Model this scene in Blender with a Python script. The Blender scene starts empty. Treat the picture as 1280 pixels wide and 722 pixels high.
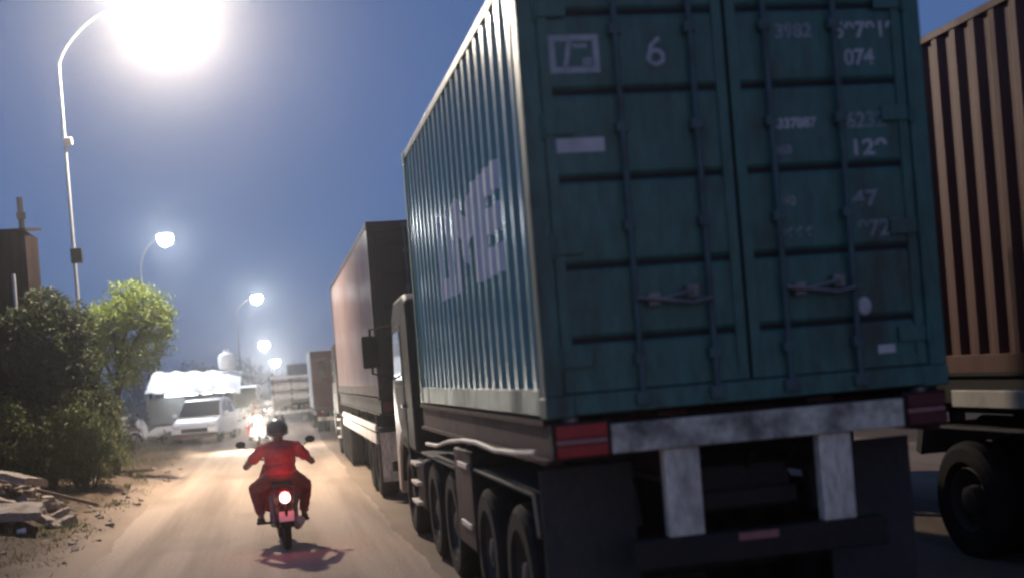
import bpy, bmesh, math, random
from mathutils import Vector, Matrix, noise, Euler
R = math.radians
random.seed(7)
S = bpy.context.scene
COL = S.collection

# ------------------------------------------------------------------ camera
cam = bpy.data.cameras.new('camera')
cam.sensor_width = 36.0
cam.lens = 1535.0 / 1280.0 * 36.0
cam.shift_y = 95.8 / 1280.0
cam.clip_start = 0.1
cam.clip_end = 5000
cam_o = bpy.data.objects.new('camera', cam)
COL.objects.link(cam_o)
YAW, ROLL, CAMH = 0.1895, 0.0796, 1.91
cx_, sx_ = math.cos(YAW), math.sin(YAW)
right = Vector((cx_, -sx_, 0)); fwd = Vector((sx_, cx_, 0)); up = Vector((0, 0, 1))
cr, sr = math.cos(ROLL), math.sin(ROLL)
px = right * cr - up * sr
py = right * sr + up * cr
M = Matrix(((px.x, py.x, -fwd.x), (px.y, py.y, -fwd.y), (px.z, py.z, -fwd.z)))
cam_o.matrix_world = Matrix.Translation((0, 0, CAMH)) @ M.to_4x4()
cam.dof.use_dof = True
cam.dof.focus_distance = 17.0
cam.dof.aperture_fstop = 1.1
S.camera = cam_o

# ------------------------------------------------------------------ world, sun, exposure
W = bpy.data.worlds.new('World'); S.world = W; W.use_nodes = True
nt = W.node_tree; nt.nodes.clear()
out = nt.nodes.new('ShaderNodeOutputWorld')
bg = nt.nodes.new('ShaderNodeBackground')
sky = nt.nodes.new('ShaderNodeTexSky'); sky.sky_type = 'NISHITA'
sky.sun_disc = False
sky.sun_elevation = R(10.0); sky.sun_rotation = R(180)
sky.air_density = 1.0; sky.dust_density = 1.0; sky.ozone_density = 5.0
tint = nt.nodes.new('ShaderNodeMix'); tint.data_type = 'RGBA'; tint.blend_type = 'MULTIPLY'
tint.inputs['Factor'].default_value = 1.0
tint.inputs['B'].default_value = (1.40, 1.0, 1.15, 1)
nt.links.new(sky.outputs['Color'], tint.inputs['A'])
dusk = nt.nodes.new('ShaderNodeMix'); dusk.data_type = 'RGBA'; dusk.inputs['Factor'].default_value = .68
dusk.inputs['B'].default_value = (1.45, 2.8, 6.6, 1)
nt.links.new(tint.outputs['Result'], dusk.inputs['A'])
nt.links.new(dusk.outputs['Result'], bg.inputs['Color'])
bg.inputs['Strength'].default_value = 0.053
nt.links.new(bg.outputs['Background'], out.inputs['Surface'])

sun = bpy.data.lights.new('sun', 'SUN'); sun.energy = 0.02; sun.angle = R(12); sun.color = (1, .85, .7)
sun_o = bpy.data.objects.new('sun', sun); COL.objects.link(sun_o)
sun_o.rotation_euler = (R(80), 0, 0)

S.view_settings.view_transform = 'Standard'; S.view_settings.look = 'None'
S.view_settings.gamma = 1.0; S.view_settings.use_curve_mapping = False
S.view_settings.exposure = 0.0
S.render.engine = 'CYCLES'
S.cycles.use_denoising = True
S.cycles.filter_width = 2.5
S.cycles.max_bounces = 6
S.cycles.volume_bounces = 1
S.cycles.sample_clamp_indirect = 4.0
S.cycles.use_light_tree = True

LAMP_POWER = 10000.0
LAMP_COL = (1.0, 0.84, 0.66)
HAZE = 0.0019

# ------------------------------------------------------------------ materials
def _mat(name):
    m = bpy.data.materials.new(name); m.use_nodes = True
    n = m.node_tree; b = n.nodes['Principled BSDF']
    return m, n, b

def paint(name, base, rough=.45, dirt=(.05, .04, .03), amt=.5, scale=2.5, metal=0.0, streak=1.0, bump=.0, lo=.45, hi=.7, fine=0.0, spec=.5):
    """a surface colour broken by worn or dirty patches; streak > 1 stretches them downwards"""
    m, n, b = _mat(name)
    tc = n.nodes.new('ShaderNodeTexCoord'); mp = n.nodes.new('ShaderNodeMapping')
    mp.inputs['Scale'].default_value = (1, 1, 1.0 / streak)
    n.links.new(tc.outputs['Object'], mp.inputs['Vector'])
    nz = n.nodes.new('ShaderNodeTexNoise'); nz.inputs['Scale'].default_value = scale
    nz.inputs['Detail'].default_value = 7; nz.inputs['Roughness'].default_value = .62
    n.links.new(mp.outputs['Vector'], nz.inputs['Vector'])
    rp = n.nodes.new('ShaderNodeMapRange')
    rp.inputs['From Min'].default_value = lo; rp.inputs['From Max'].default_value = hi
    rp.inputs['To Max'].default_value = amt
    n.links.new(nz.outputs['Fac'], rp.inputs['Value'])
    mx = n.nodes.new('ShaderNodeMix'); mx.data_type = 'RGBA'
    mx.inputs['A'].default_value = (*base, 1); mx.inputs['B'].default_value = (*dirt, 1)
    n.links.new(rp.outputs['Result'], mx.inputs['Factor'])
    last = mx.outputs['Result']
    n2 = n.nodes.new('ShaderNodeTexNoise'); n2.inputs['Scale'].default_value = scale * 9
    n2.inputs['Detail'].default_value = 4
    n.links.new(mp.outputs['Vector'], n2.inputs['Vector'])
    if fine:
        r2 = n.nodes.new('ShaderNodeMapRange'); r2.inputs['From Min'].default_value = .3; r2.inputs['From Max'].default_value = .7
        r2.inputs['To Min'].default_value = 1 - fine; r2.inputs['To Max'].default_value = 1 + fine
        n.links.new(n2.outputs['Fac'], r2.inputs['Value'])
        m2 = n.nodes.new('ShaderNodeMix'); m2.data_type = 'RGBA'; m2.blend_type = 'MULTIPLY'
        m2.inputs['Factor'].default_value = 1
        n.links.new(last, m2.inputs['A']); n.links.new(r2.outputs['Result'], m2.inputs['B'])
        last = m2.outputs['Result']
    n.links.new(last, b.inputs['Base Color'])
    rr = n.nodes.new('ShaderNodeMapRange'); rr.inputs['To Min'].default_value = rough; rr.inputs['To Max'].default_value = min(1, rough + .3)
    n.links.new(rp.outputs['Result'], rr.inputs['Value']); n.links.new(rr.outputs['Result'], b.inputs['Roughness'])
    b.inputs['Metallic'].default_value = metal
    b.inputs['Specular IOR Level'].default_value = spec
    if bump:
        bp = n.nodes.new('ShaderNodeBump'); bp.inputs['Strength'].default_value = bump; bp.inputs['Distance'].default_value = .02
        n.links.new(n2.outputs['Fac'], bp.inputs['Height']); n.links.new(bp.outputs['Normal'], b.inputs['Normal'])
    return m

def emit(name, col, strength):
    m, n, b = _mat(name)
    b.inputs['Base Color'].default_value = (*col, 1); b.inputs['Roughness'].default_value = .3
    b.inputs['Emission Color'].default_value = (*col, 1); b.inputs['Emission Strength'].default_value = strength
    return m

def leafmat(name, c1, c2, trans=.35):
    m, n, b = _mat(name)
    tc = n.nodes.new('ShaderNodeTexCoord')
    nz = n.nodes.new('ShaderNodeTexNoise'); nz.inputs['Scale'].default_value = 5.0; nz.inputs['Detail'].default_value = 5
    n.links.new(tc.outputs['Object'], nz.inputs['Vector'])
    mr = n.nodes.new('ShaderNodeMapRange'); mr.inputs['From Min'].default_value = .35; mr.inputs['From Max'].default_value = .65
    n.links.new(nz.outputs['Fac'], mr.inputs['Value'])
    mx = n.nodes.new('ShaderNodeMix'); mx.data_type = 'RGBA'
    mx.inputs['A'].default_value = (*c1, 1); mx.inputs['B'].default_value = (*c2, 1)
    n.links.new(mr.outputs['Result'], mx.inputs['Factor'])
    n.links.new(mx.outputs['Result'], b.inputs['Base Color'])
    b.inputs['Roughness'].default_value = .6
    tr = n.nodes.new('ShaderNodeBsdfTranslucent'); n.links.new(mx.outputs['Result'], tr.inputs['Color'])
    ms = n.nodes.new('ShaderNodeMixShader'); ms.inputs['Fac'].default_value = trans
    o = n.nodes['Material Output']
    n.links.new(b.outputs['BSDF'], ms.inputs[1]); n.links.new(tr.outputs['BSDF'], ms.inputs[2])
    n.links.new(ms.outputs['Shader'], o.inputs['Surface'])
    return m

def roadmat(name, c1, c2, c3, dust=None):
    """dusty worn carriageway: pale dust, darker wheel tracks along the road, patches, small stones"""
    m, n, b = _mat(name)
    geo = n.nodes.new('ShaderNodeNewGeometry')
    def nz(scale, sc, det=6):
        mp = n.nodes.new('ShaderNodeMapping'); mp.inputs['Scale'].default_value = sc
        n.links.new(geo.outputs['Position'], mp.inputs['Vector'])
        t = n.nodes.new('ShaderNodeTexNoise'); t.inputs['Scale'].default_value = scale; t.inputs['Detail'].default_value = det
        n.links.new(mp.outputs['Vector'], t.inputs['Vector']); return t.outputs['Fac']
    def mr(s, a, b_, lo=0, hi=1):
        t = n.nodes.new('ShaderNodeMapRange'); t.inputs['From Min'].default_value = a; t.inputs['From Max'].default_value = b_
        t.inputs['To Min'].default_value = lo; t.inputs['To Max'].default_value = hi
        n.links.new(s, t.inputs['Value']); return t.outputs['Result']
    def mix(f, a, b_, bt='MIX'):
        t = n.nodes.new('ShaderNodeMix'); t.data_type = 'RGBA'; t.blend_type = bt
        if isinstance(f, float): t.inputs['Factor'].default_value = f
        else: n.links.new(f, t.inputs['Factor'])
        for k, v in (('A', a), ('B', b_)):
            if isinstance(v, tuple): t.inputs[k].default_value = (*v, 1)
            else: n.links.new(v, t.inputs[k])
        return t.outputs['Result']
    streaks = nz(1.6, (1.2, .05, 1))
    patch = nz(.55, (1, .45, 1))
    grit = nz(26, (1, 1, 1), 3)
    c = mix(mr(streaks, .42, .66), c1, c2)
    c = mix(mr(patch, .52, .72, 0, .7), c, c3)
    c = mix(1.0, c, mr(grit, .25, .75, .78, 1.2), 'MULTIPLY')
    if dust:        # pale road dust blown over the edge, broken up by the patches
        sp = n.nodes.new('ShaderNodeSeparateXYZ'); n.links.new(geo.outputs['Position'], sp.inputs['Vector'])
        ad = n.nodes.new('ShaderNodeMath'); ad.operation = 'MULTIPLY_ADD'; ad.inputs[1].default_value = dust[3]
        n.links.new(nz(1.1, (1, .6, 1)), ad.inputs[0]); n.links.new(sp.outputs['X'], ad.inputs[2])
        c = mix(mr(ad.outputs[0], dust[0], dust[1]), c, dust[2])
    n.links.new(c, b.inputs['Base Color'])
    b.inputs['Roughness'].default_value = .9
    b.inputs['Specular IOR Level'].default_value = .2
    bp = n.nodes.new('ShaderNodeBump'); bp.inputs['Strength'].default_value = .5; bp.inputs['Distance'].default_value = .03
    n.links.new(grit, bp.inputs['Height']); n.links.new(bp.outputs['Normal'], b.inputs['Normal'])
    return m

# ------------------------------------------------------------------ mesh helpers
class MB:
    def __init__(self): self.bm = bmesh.new()
    def box(self, a, b, rot=None, piv=None):
        """box between two corner points"""
        a, b = Vector(a), Vector(b); c = (a + b) / 2; s = b - a
        vs = bmesh.ops.create_cube(self.bm, size=1)['verts']
        for v in vs: v.co = Vector((v.co.x * abs(s.x), v.co.y * abs(s.y), v.co.z * abs(s.z))) + c
        if rot:
            p = Vector(piv) if piv else c; m = Euler(rot).to_matrix()
            for v in vs: v.co = m @ (v.co - p) + p
        return self
    def tube(self, pts, r, n=10, caps=True):
        pts = [Vector(p) for p in pts]; rs = r if isinstance(r, (list, tuple)) else [r] * len(pts)
        rings = []; prev = None
        for i, p in enumerate(pts):
            d = (pts[min(i + 1, len(pts) - 1)] - pts[max(i - 1, 0)]).normalized()
            if prev is None:
                u = d.cross(Vector((0, 0, 1)))
                if u.length < .1: u = d.cross(Vector((1, 0, 0)))
            else: u = prev - d * prev.dot(d)
            u.normalize(); prev = u; v = d.cross(u)
            rings.append([self.bm.verts.new(p + (u * math.cos(k * 2 * math.pi / n) + v * math.sin(k * 2 * math.pi / n)) * rs[i]) for k in range(n)])
        for a, b in zip(rings, rings[1:]):
            for k in range(n): self.bm.faces.new((a[k], a[(k + 1) % n], b[(k + 1) % n], b[k]))
        if caps:
            self.bm.faces.new(rings[0][::-1]); self.bm.faces.new(rings[-1])
        return self
    def cyl(self, p0, p1, r0, r1=None, n=18): return self.tube([p0, p1], [r0, r0 if r1 is None else r1], n)
    def ell(self, c, r, u=16, v=10, rot=None):
        vs = bmesh.ops.create_uvsphere(self.bm, u_segments=u, v_segments=v, radius=1)['verts']
        c = Vector(c); m = Euler(rot).to_matrix() if rot else None
        for q in vs:
            p = Vector((q.co.x * r[0], q.co.y * r[1], q.co.z * r[2])); q.co = (m @ p if m else p) + c
        return self
    def prism(self, poly, a, b, axis='X'):
        """polygon given in the plane across the axis, extruded from a to b"""
        f = {'X': lambda p, t: (t, p[0], p[1]), 'Y': lambda p, t: (p[0], t, p[1]), 'Z': lambda p, t: (p[0], p[1], t)}[axis]
        A = [self.bm.verts.new(f(p, a)) for p in poly]; B = [self.bm.verts.new(f(p, b)) for p in poly]
        self.bm.faces.new(A); self.bm.faces.new(B[::-1]); n = len(poly)
        for i in range(n): self.bm.faces.new((A[(i + 1) % n], A[i], B[i], B[(i + 1) % n]))
        return self
    def lathe(self, prof, c, axis='X', n=28):
        """profile of (along axis, radius) turned round the axis through c"""
        c = Vector(c); rings = []
        for (t, r) in prof:
            ring = []
            for k in range(n):
                a = k * 2 * math.pi / n; p, q = r * math.cos(a), r * math.sin(a)
                o = {'X': (t, p, q), 'Y': (p, t, q), 'Z': (p, q, t)}[axis]
                ring.append(self.bm.verts.new(c + Vector(o)))
            rings.append(ring)
        for a, b in zip(rings, rings[1:]):
            for k in range(n): self.bm.faces.new((a[k], a[(k + 1) % n], b[(k + 1) % n], b[k]))
        return self
    def quad(self, a, b, c, d):
        self.bm.faces.new([self.bm.verts.new(p) for p in (a, b, c, d)]); return self
    def build(self, name, mat, parent=None, bevel=0.0, smooth=True, angle=35, norm=True):
        if norm: bmesh.ops.recalc_face_normals(self.bm, faces=self.bm.faces)
        me = bpy.data.meshes.new(name); self.bm.to_mesh(me); self.bm.free()
        if mat: me.materials.append(mat)
        if smooth:
            for p in me.polygons: p.use_smooth = True
            me.set_sharp_from_angle(angle=R(angle))
        o = bpy.data.objects.new(name, me); COL.objects.link(o)
        if parent: o.parent = parent
        if bevel:
            md = o.modifiers.new('bevel', 'BEVEL'); md.width = bevel; md.segments = 2; md.limit_method = 'ANGLE'; md.angle_limit = R(40)
        return o

def tag(o, label=None, cat=None, group=None, kind=None):
    if label: o['label'] = label
    if cat: o['category'] = cat
    if group: o['group'] = group
    if kind: o['kind'] = kind
    return o

def thing(name, label, cat, loc=(0, 0, 0), rz=0.0, group=None):
    o = bpy.data.objects.new(name, None); COL.objects.link(o); o.empty_display_size = .2
    o.location = loc; o.rotation_euler = (0, 0, rz)
    return tag(o, label, cat, group)

def copy_tree(o, parent=None):
    c = o.copy(); COL.objects.link(c); c.parent = parent
    for ch in list(o.children): copy_tree(ch, c)
    return c

def light(name, loc, power, col, parent=None, radius=.15):
    l = bpy.data.lights.new(name, 'POINT'); l.energy = power; l.color = col; l.shadow_soft_size = radius
    o = bpy.data.objects.new(name, l); COL.objects.link(o); o.location = loc
    if parent: o.parent = parent
    return o

def remeshed(mb, name, mat, parent, vox=.012, smooth=6):
    """one continuous surface grown over overlapping limbs"""
    o = mb.build(name, mat, parent)
    md = o.modifiers.new('r', 'REMESH'); md.mode = 'VOXEL'; md.voxel_size = vox; md.use_smooth_shade = True
    sm = o.modifiers.new('s', 'SMOOTH'); sm.iterations = smooth; sm.factor = .5
    bpy.context.view_layer.update()
    dg = bpy.context.evaluated_depsgraph_get()
    me = bpy.data.meshes.new_from_object(o.evaluated_get(dg))
    o.modifiers.clear(); old = o.data; o.data = me; me.name = name; bpy.data.meshes.remove(old)
    for p in me.polygons: p.use_smooth = True
    return o

# ------------------------------------------------------------------ palette
M_ = {}
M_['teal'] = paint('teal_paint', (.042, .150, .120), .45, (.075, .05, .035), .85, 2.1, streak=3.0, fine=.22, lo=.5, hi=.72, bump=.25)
M_['teal_lit'] = paint('teal_paint_lit', (.15, .34, .31), .24, (.06, .06, .055), .45, 1.3, streak=4, fine=.10, lo=.5, hi=.78)  # lighter copy of the door teal, lamp light on the side put into the colour
M_['brown_lit'] = paint('brown_paint_lit', (.26, .20, .195), .28, (.20, .12, .11), .6, 1.0, streak=3, fine=.1)  # street light on the side put into this paler copy of the brown
M_['brown'] = paint('brown_paint', (.03, .015, .014), .7, (.05, .025, .015), .6, 1.2, streak=4, fine=.1)  # same brown, darkened for the unlit rear
M_['rust'] = paint('rust_paint', (.16, .05, .028), .65, (.06, .025, .015), .7, 1.1, streak=5, fine=.12)
M_['maroon'] = paint('maroon_paint', (.06, .014, .012), .75, (.04, .03, .025), .7, 3, fine=.2)
M_['chassis'] = paint('dark_chassis_paint', (.022, .018, .016), .7, (.05, .035, .025), .6, 3, fine=.25, spec=.3)
M_['black'] = paint('black_rubber', (.015, .014, .013), .85, (.045, .035, .028), .7, 5, fine=.3, spec=.2)
M_['flap'] = paint('mud_flap_rubber', (.03, .03, .032), .7, (.10, .085, .07), .6, 3, streak=2, fine=.2)
M_['steel'] = paint('grey_steel', (.22, .22, .22), .4, (.09, .07, .05), .6, 5, .6)
M_['rim'] = paint('dusty_dark_rim', (.05, .042, .036), .8, (.09, .07, .05), .6, 5)
M_['white_beam'] = paint('chipped_white_beam_paint', (.66, .62, .48), .55, (.10, .095, .08), .9, 2.4, lo=.44, hi=.62, fine=.25)
M_['white_post'] = paint('white_post_paint', (.82, .73, .58), .6, (.16, .13, .10), .8, 4, streak=3, fine=.25, lo=.4, hi=.66)
M_['rod'] = paint('lock_rod_paint', (.06, .12, .125), .5, (.05, .04, .035), .6, 6)
M_['gasket'] = paint('door_gasket', (.012, .014, .015), .8, (.03, .03, .03), .5, 6)
M_['mark'] = paint('worn_white_lettering', (.50, .52, .53), .6, (.10, .17, .17), .5, 9, fine=.2, lo=.42, hi=.66)
M_['mark_dim'] = paint('faded_white_lettering', (.28, .33, .34), .6, (.09, .16, .16), .5, 11, fine=.2, lo=.40, hi=.62)
M_['letter'] = paint('white_side_lettering', (.92, .93, .91), .6, (.65, .7, .7), .3, 3, streak=3, fine=.1)
M_['label'] = paint('white_label', (.62, .63, .62), .5, (.3, .3, .28), .5, 8)
M_['cream'] = paint('cream_paint', (.80, .72, .60), .45, (.25, .2, .15), .5, 2.5, streak=2, fine=.08)
M_['white'] = paint('white_paint', (.78, .78, .77), .35, (.4, .38, .34), .35, 2, fine=.05)
M_['grey'] = paint('grey_sheet', (.13, .14, .15), .6, (.06, .06, .06), .5, 2, streak=2, fine=.1)
M_['glass'] = paint('dark_window_glass', (.02, .022, .025), .08, (.05, .05, .05), .2, 3)
M_['cab'] = paint('dark_cab_paint', (.020, .013, .012), .6, (.035, .026, .02), .6, 2, fine=.15, spec=.3)
M_['silver'] = paint('silver_trim', (.36, .32, .29), .35, (.3, .25, .2), .4, 4, .3)
M_['redbike'] = paint('red_fairing', (.42, .015, .03), .25, (.12, .02, .02), .5, 5)
M_['shirt'] = paint('red_shirt_cloth', (.72, .025, .05), .85, (.40, .012, .025), .7, 7, bump=.8)
M_['trousers'] = paint('dark_red_trousers', (.27, .018, .03), .85, (.05, .02, .02), .6, 9, bump=.3)
M_['blueshirt'] = paint('grey_shirt_cloth', (.22, .18, .17), .85, (.12, .1, .1), .6, 9)
M_['skin'] = paint('skin', (.30, .16, .10), .5, (.2, .1, .06), .4, 9)
M_['helmet'] = paint('helmet_shell', (.06, .055, .055), .28, (.09, .08, .07), .5, 5)
M_['tail'] = emit('lit_tail_lamp', (1.0, .45, .40), 7.0)
M_['red_lens'] = paint('red_lens', (.10, .008, .008), .35, (.07, .01, .01), .5, 14)
M_['bright_red_lens'] = paint('bright_red_lens', (.46, .015, .015), .3, (.2, .01, .01), .5, 14)
M_['pale_lens'] = paint('pale_lens', (.42, .17, .15), .3, (.2, .06, .06), .5, 14)
M_['headlight'] = emit('lit_headlight', (1.0, .93, .8), 2000.0)
M_['vanlight'] = emit('lit_van_headlight', (1.0, .95, .85), 120.0)
M_['lens'] = emit('lit_lamp_lens', (1.0, .96, .88), 260.0)
M_['farlens'] = emit('lit_far_lamp_lens', (.93, .98, 1.0), 260.0)
M_['galv'] = paint('galvanised_pole', (.42, .44, .46), .4, (.25, .25, .25), .5, 3, .5)
M_['unlit_pole'] = paint('unlit_look_pole', (.035, .037, .042), .8, (.03, .03, .03), .5, 3, spec=.15)  # far lamp poles coloured dark so that they look unlit
M_['plate'] = paint('number_plate_white', (.7, .68, .66), .4, (.4, .35, .3), .4, 10)
M_['wood'] = paint('weathered_wood', (.16, .11, .075), .85, (.07, .05, .035), .7, 4, fine=.25, bump=.4)
M_['bark'] = paint('bark', (.04, .03, .022), .9, (.03, .025, .02), .7, 6, fine=.3, bump=.6)
M_['unlit_wood'] = paint('unlit_look_wood', (.010, .009, .010), .95, (.02, .016, .014), .5, 4, spec=.1)  # pole wood coloured near black to cancel the lamp light falling on it
M_['concrete'] = paint('broken_concrete', (.27, .22, .185), .9, (.11, .08, .055), .8, 4, fine=.3, bump=.6)
M_['dirt'] = roadmat('brown_dirt', (.10, .066, .042), (.05, .035, .023), (.15, .105, .07), (-2.75, -1.95, (.33, .245, .18), .9))
M_['road'] = roadmat('dusty_road', (.44, .335, .255), (.27, .20, .15), (.23, .17, .125))
M_['ground'] = roadmat('dark_ground', (.11, .08, .05), (.08, .06, .04), (.14, .10, .07))
M_['shed'] = paint('rusty_sheet', (.010, .004, .003), .95, (.008, .004, .003), .7, 1.5, streak=4, fine=.2, spec=.15)
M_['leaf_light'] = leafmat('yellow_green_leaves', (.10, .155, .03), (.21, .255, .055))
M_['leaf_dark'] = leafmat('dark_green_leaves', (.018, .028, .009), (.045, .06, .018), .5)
M_['leaf_bush'] = leafmat('olive_bush_leaves', (.06, .08, .02), (.13, .145, .04))
M_['leaf_far'] = leafmat('far_tree_leaves', (.02, .03, .02), (.035, .045, .03))
M_['grass'] = leafmat('dry_verge_grass', (.06, .06, .022), (.14, .11, .05))

# ------------------------------------------------------------------ ground, road, verge
def sheet(name, mat, x0, x1, y0, y1, z, nx=1, ny=1):
    m = MB()
    for i in range(nx):
        for j in range(ny):
            xa, xb = x0 + (x1 - x0) * i / nx, x0 + (x1 - x0) * (i + 1) / nx
            ya, yb = y0 + (y1 - y0) * j / ny, y0 + (y1 - y0) * (j + 1) / ny
            m.quad((xa, ya, z), (xb, ya, z), (xb, yb, z), (xa, yb, z))
    return tag(m.build(name, mat, smooth=False), kind='structure')
sheet('ground', M_['ground'], -300, 300, -40, 640, -.012)
# the carriageway, its two edges wandering a little where dust and dirt creep over it
def edge(y, s, o): return .22 * noise.noise(Vector((s, y * .22, o))) + .10 * noise.noise(Vector((s, y * .9, o))) + .07 * noise.noise(Vector((s, y * 3.1, o)))
m = MB(); ys = [-8 + i * .2 for i in range(0, 500)] + [92 + i * 6 for i in range(0, 70)]
rows = []
for y in ys:
    xl = -2.3 + edge(y, 3.1, 0) - max(0, (y - 36)) * .055 * (1 if y < 60 else 24 / max(1, (y - 36)))
    xr = 1.30 + edge(y, 9.7, 2) * .5
    rows.append((m.bm.verts.new((xl, y, .0)), m.bm.verts.new((xr, y, .0))))
for a, b in zip(rows, rows[1:]): m.bm.faces.new((a[0], a[1], b[1], b[0]))
tag(m.build('road', M_['road'], smooth=False), kind='structure')
m = MB(); rows = []
for y in ys:
    rows.append((m.bm.verts.new((.9, y, -.005)), m.bm.verts.new((11.0, y, -.005))))
for a, b in zip(rows, rows[1:]): m.bm.faces.new((a[0], a[1], b[1], b[0]))
tag(m.build('truck_lane', roadmat('dark_lane', (.20, .15, .105), (.15, .11, .08), (.11, .085, .06), (2.2, .95, (.36, .27, .20), .9)), smooth=False), kind='structure')

def sstep(a, b, t): t = max(0, min(1, (t - a) / (b - a))); return t * t * (3 - 2 * t)
def vh(x, y):
    d = -2.25 - x - max(0, (y - 36)) * .055
    h = -.006 + .08 * sstep(0, .5, d) + .28 * sstep(.6, 3.0, d)
    h += .07 * sstep(0, .4, d) * (noise.noise(Vector((x * .9, y * .6, 0))) + .6 * noise.noise(Vector((x * 2.7, y * 2.1, 4))) + .4 * noise.noise(Vector((x * 7, y * 6, 8))))
    h += .40 * math.exp(-((x + 4.05) / .62) ** 2 - ((y - 19.4) / 1.5) ** 2) + .25 * math.exp(-((x + 5.2) / .9) ** 2 - ((y - 19.9) / 2.0) ** 2)
    h += .16 * math.exp(-((x + 3.4) / .5) ** 2 - ((y - 25.5) / 2.2) ** 2)
    return h
m = MB(); nx, ny = 90, 260; g = []
for j in range(ny + 1):
    y = 6 + 74 * (j / ny) ** 1.25; row = []
    for i in range(nx + 1):
        x = -2.0 - 22 * (i / nx) ** 1.9 - max(0, (y - 36)) * .055
        row.append(m.bm.verts.new((x, y, vh(x, y))))
    g.append(row)
for j in range(ny):
    for i in range(nx): m.bm.faces.new((g[j][i], g[j][i + 1], g[j + 1][i + 1], g[j + 1][i]))
tag(m.build('verge', M_['dirt'], angle=80), kind='structure')

# ------------------------------------------------------------------ shipping containers
CW, CH = 2.438, 2.591
P4 = (.072, .068, .070, .068)
def corr(s):
    """depth of the wall corrugation at distance s along the wall"""
    t = s % .278
    if t < .072: return 0.0
    if t < .140: return .038 * (t - .072) / .068
    if t < .210: return .038
    return .038 * (1 - (t - .210) / .068)
def corr_breaks(a, b):
    r = [a]; k = math.floor(a / .278)
    while k * .278 < b:
        for o in (0, .072, .140, .210):
            s = k * .278 + o
            if a < s < b: r.append(s)
        k += 1
    return r + [b]

def text_polys(word, h, top, ystart, wd):
    """strokes of big block letters, read along falling y; returns list of (y0,z0,y1,z1,y2,z2,y3,z3) quads"""
    q = []; y = ystart; z0, z1 = top - h, top; t = .17
    def bar(a, b, c, d): q.append(((y - a * 1.0, b), (y - c, b), (y - c, d), (y - a, d)))
    for ch in word:
        w = wd[ch]
        if ch == 'L': bar(0, z0, t, z1); bar(t, z0, w, z0 + t)
        elif ch == 'I': bar(0, z0, t, z1)
        elif ch == 'E':
            bar(0, z0, .27, z1); bar(.27, z1 - .19, w, z1); bar(.27, z0, w, z0 + .19); bar(.27, z0 + h / 2 - .09, w * .92, z0 + h / 2 + .09)
        elif ch == 'M':
            bar(0, z0, .27, z1); bar(w - .27, z0, w, z1)
            c = w / 2
            q.append(((y - .27, z1), (y - .27, z1 - .30), (y - c, z0 + .16), (y - c, z0 + .52)))
            q.append(((y - c, z0 + .52), (y - c, z0 + .16), (y - w + .27, z1 - .30), (y - w + .27, z1)))
        y -= w + .12
    return q

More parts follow.
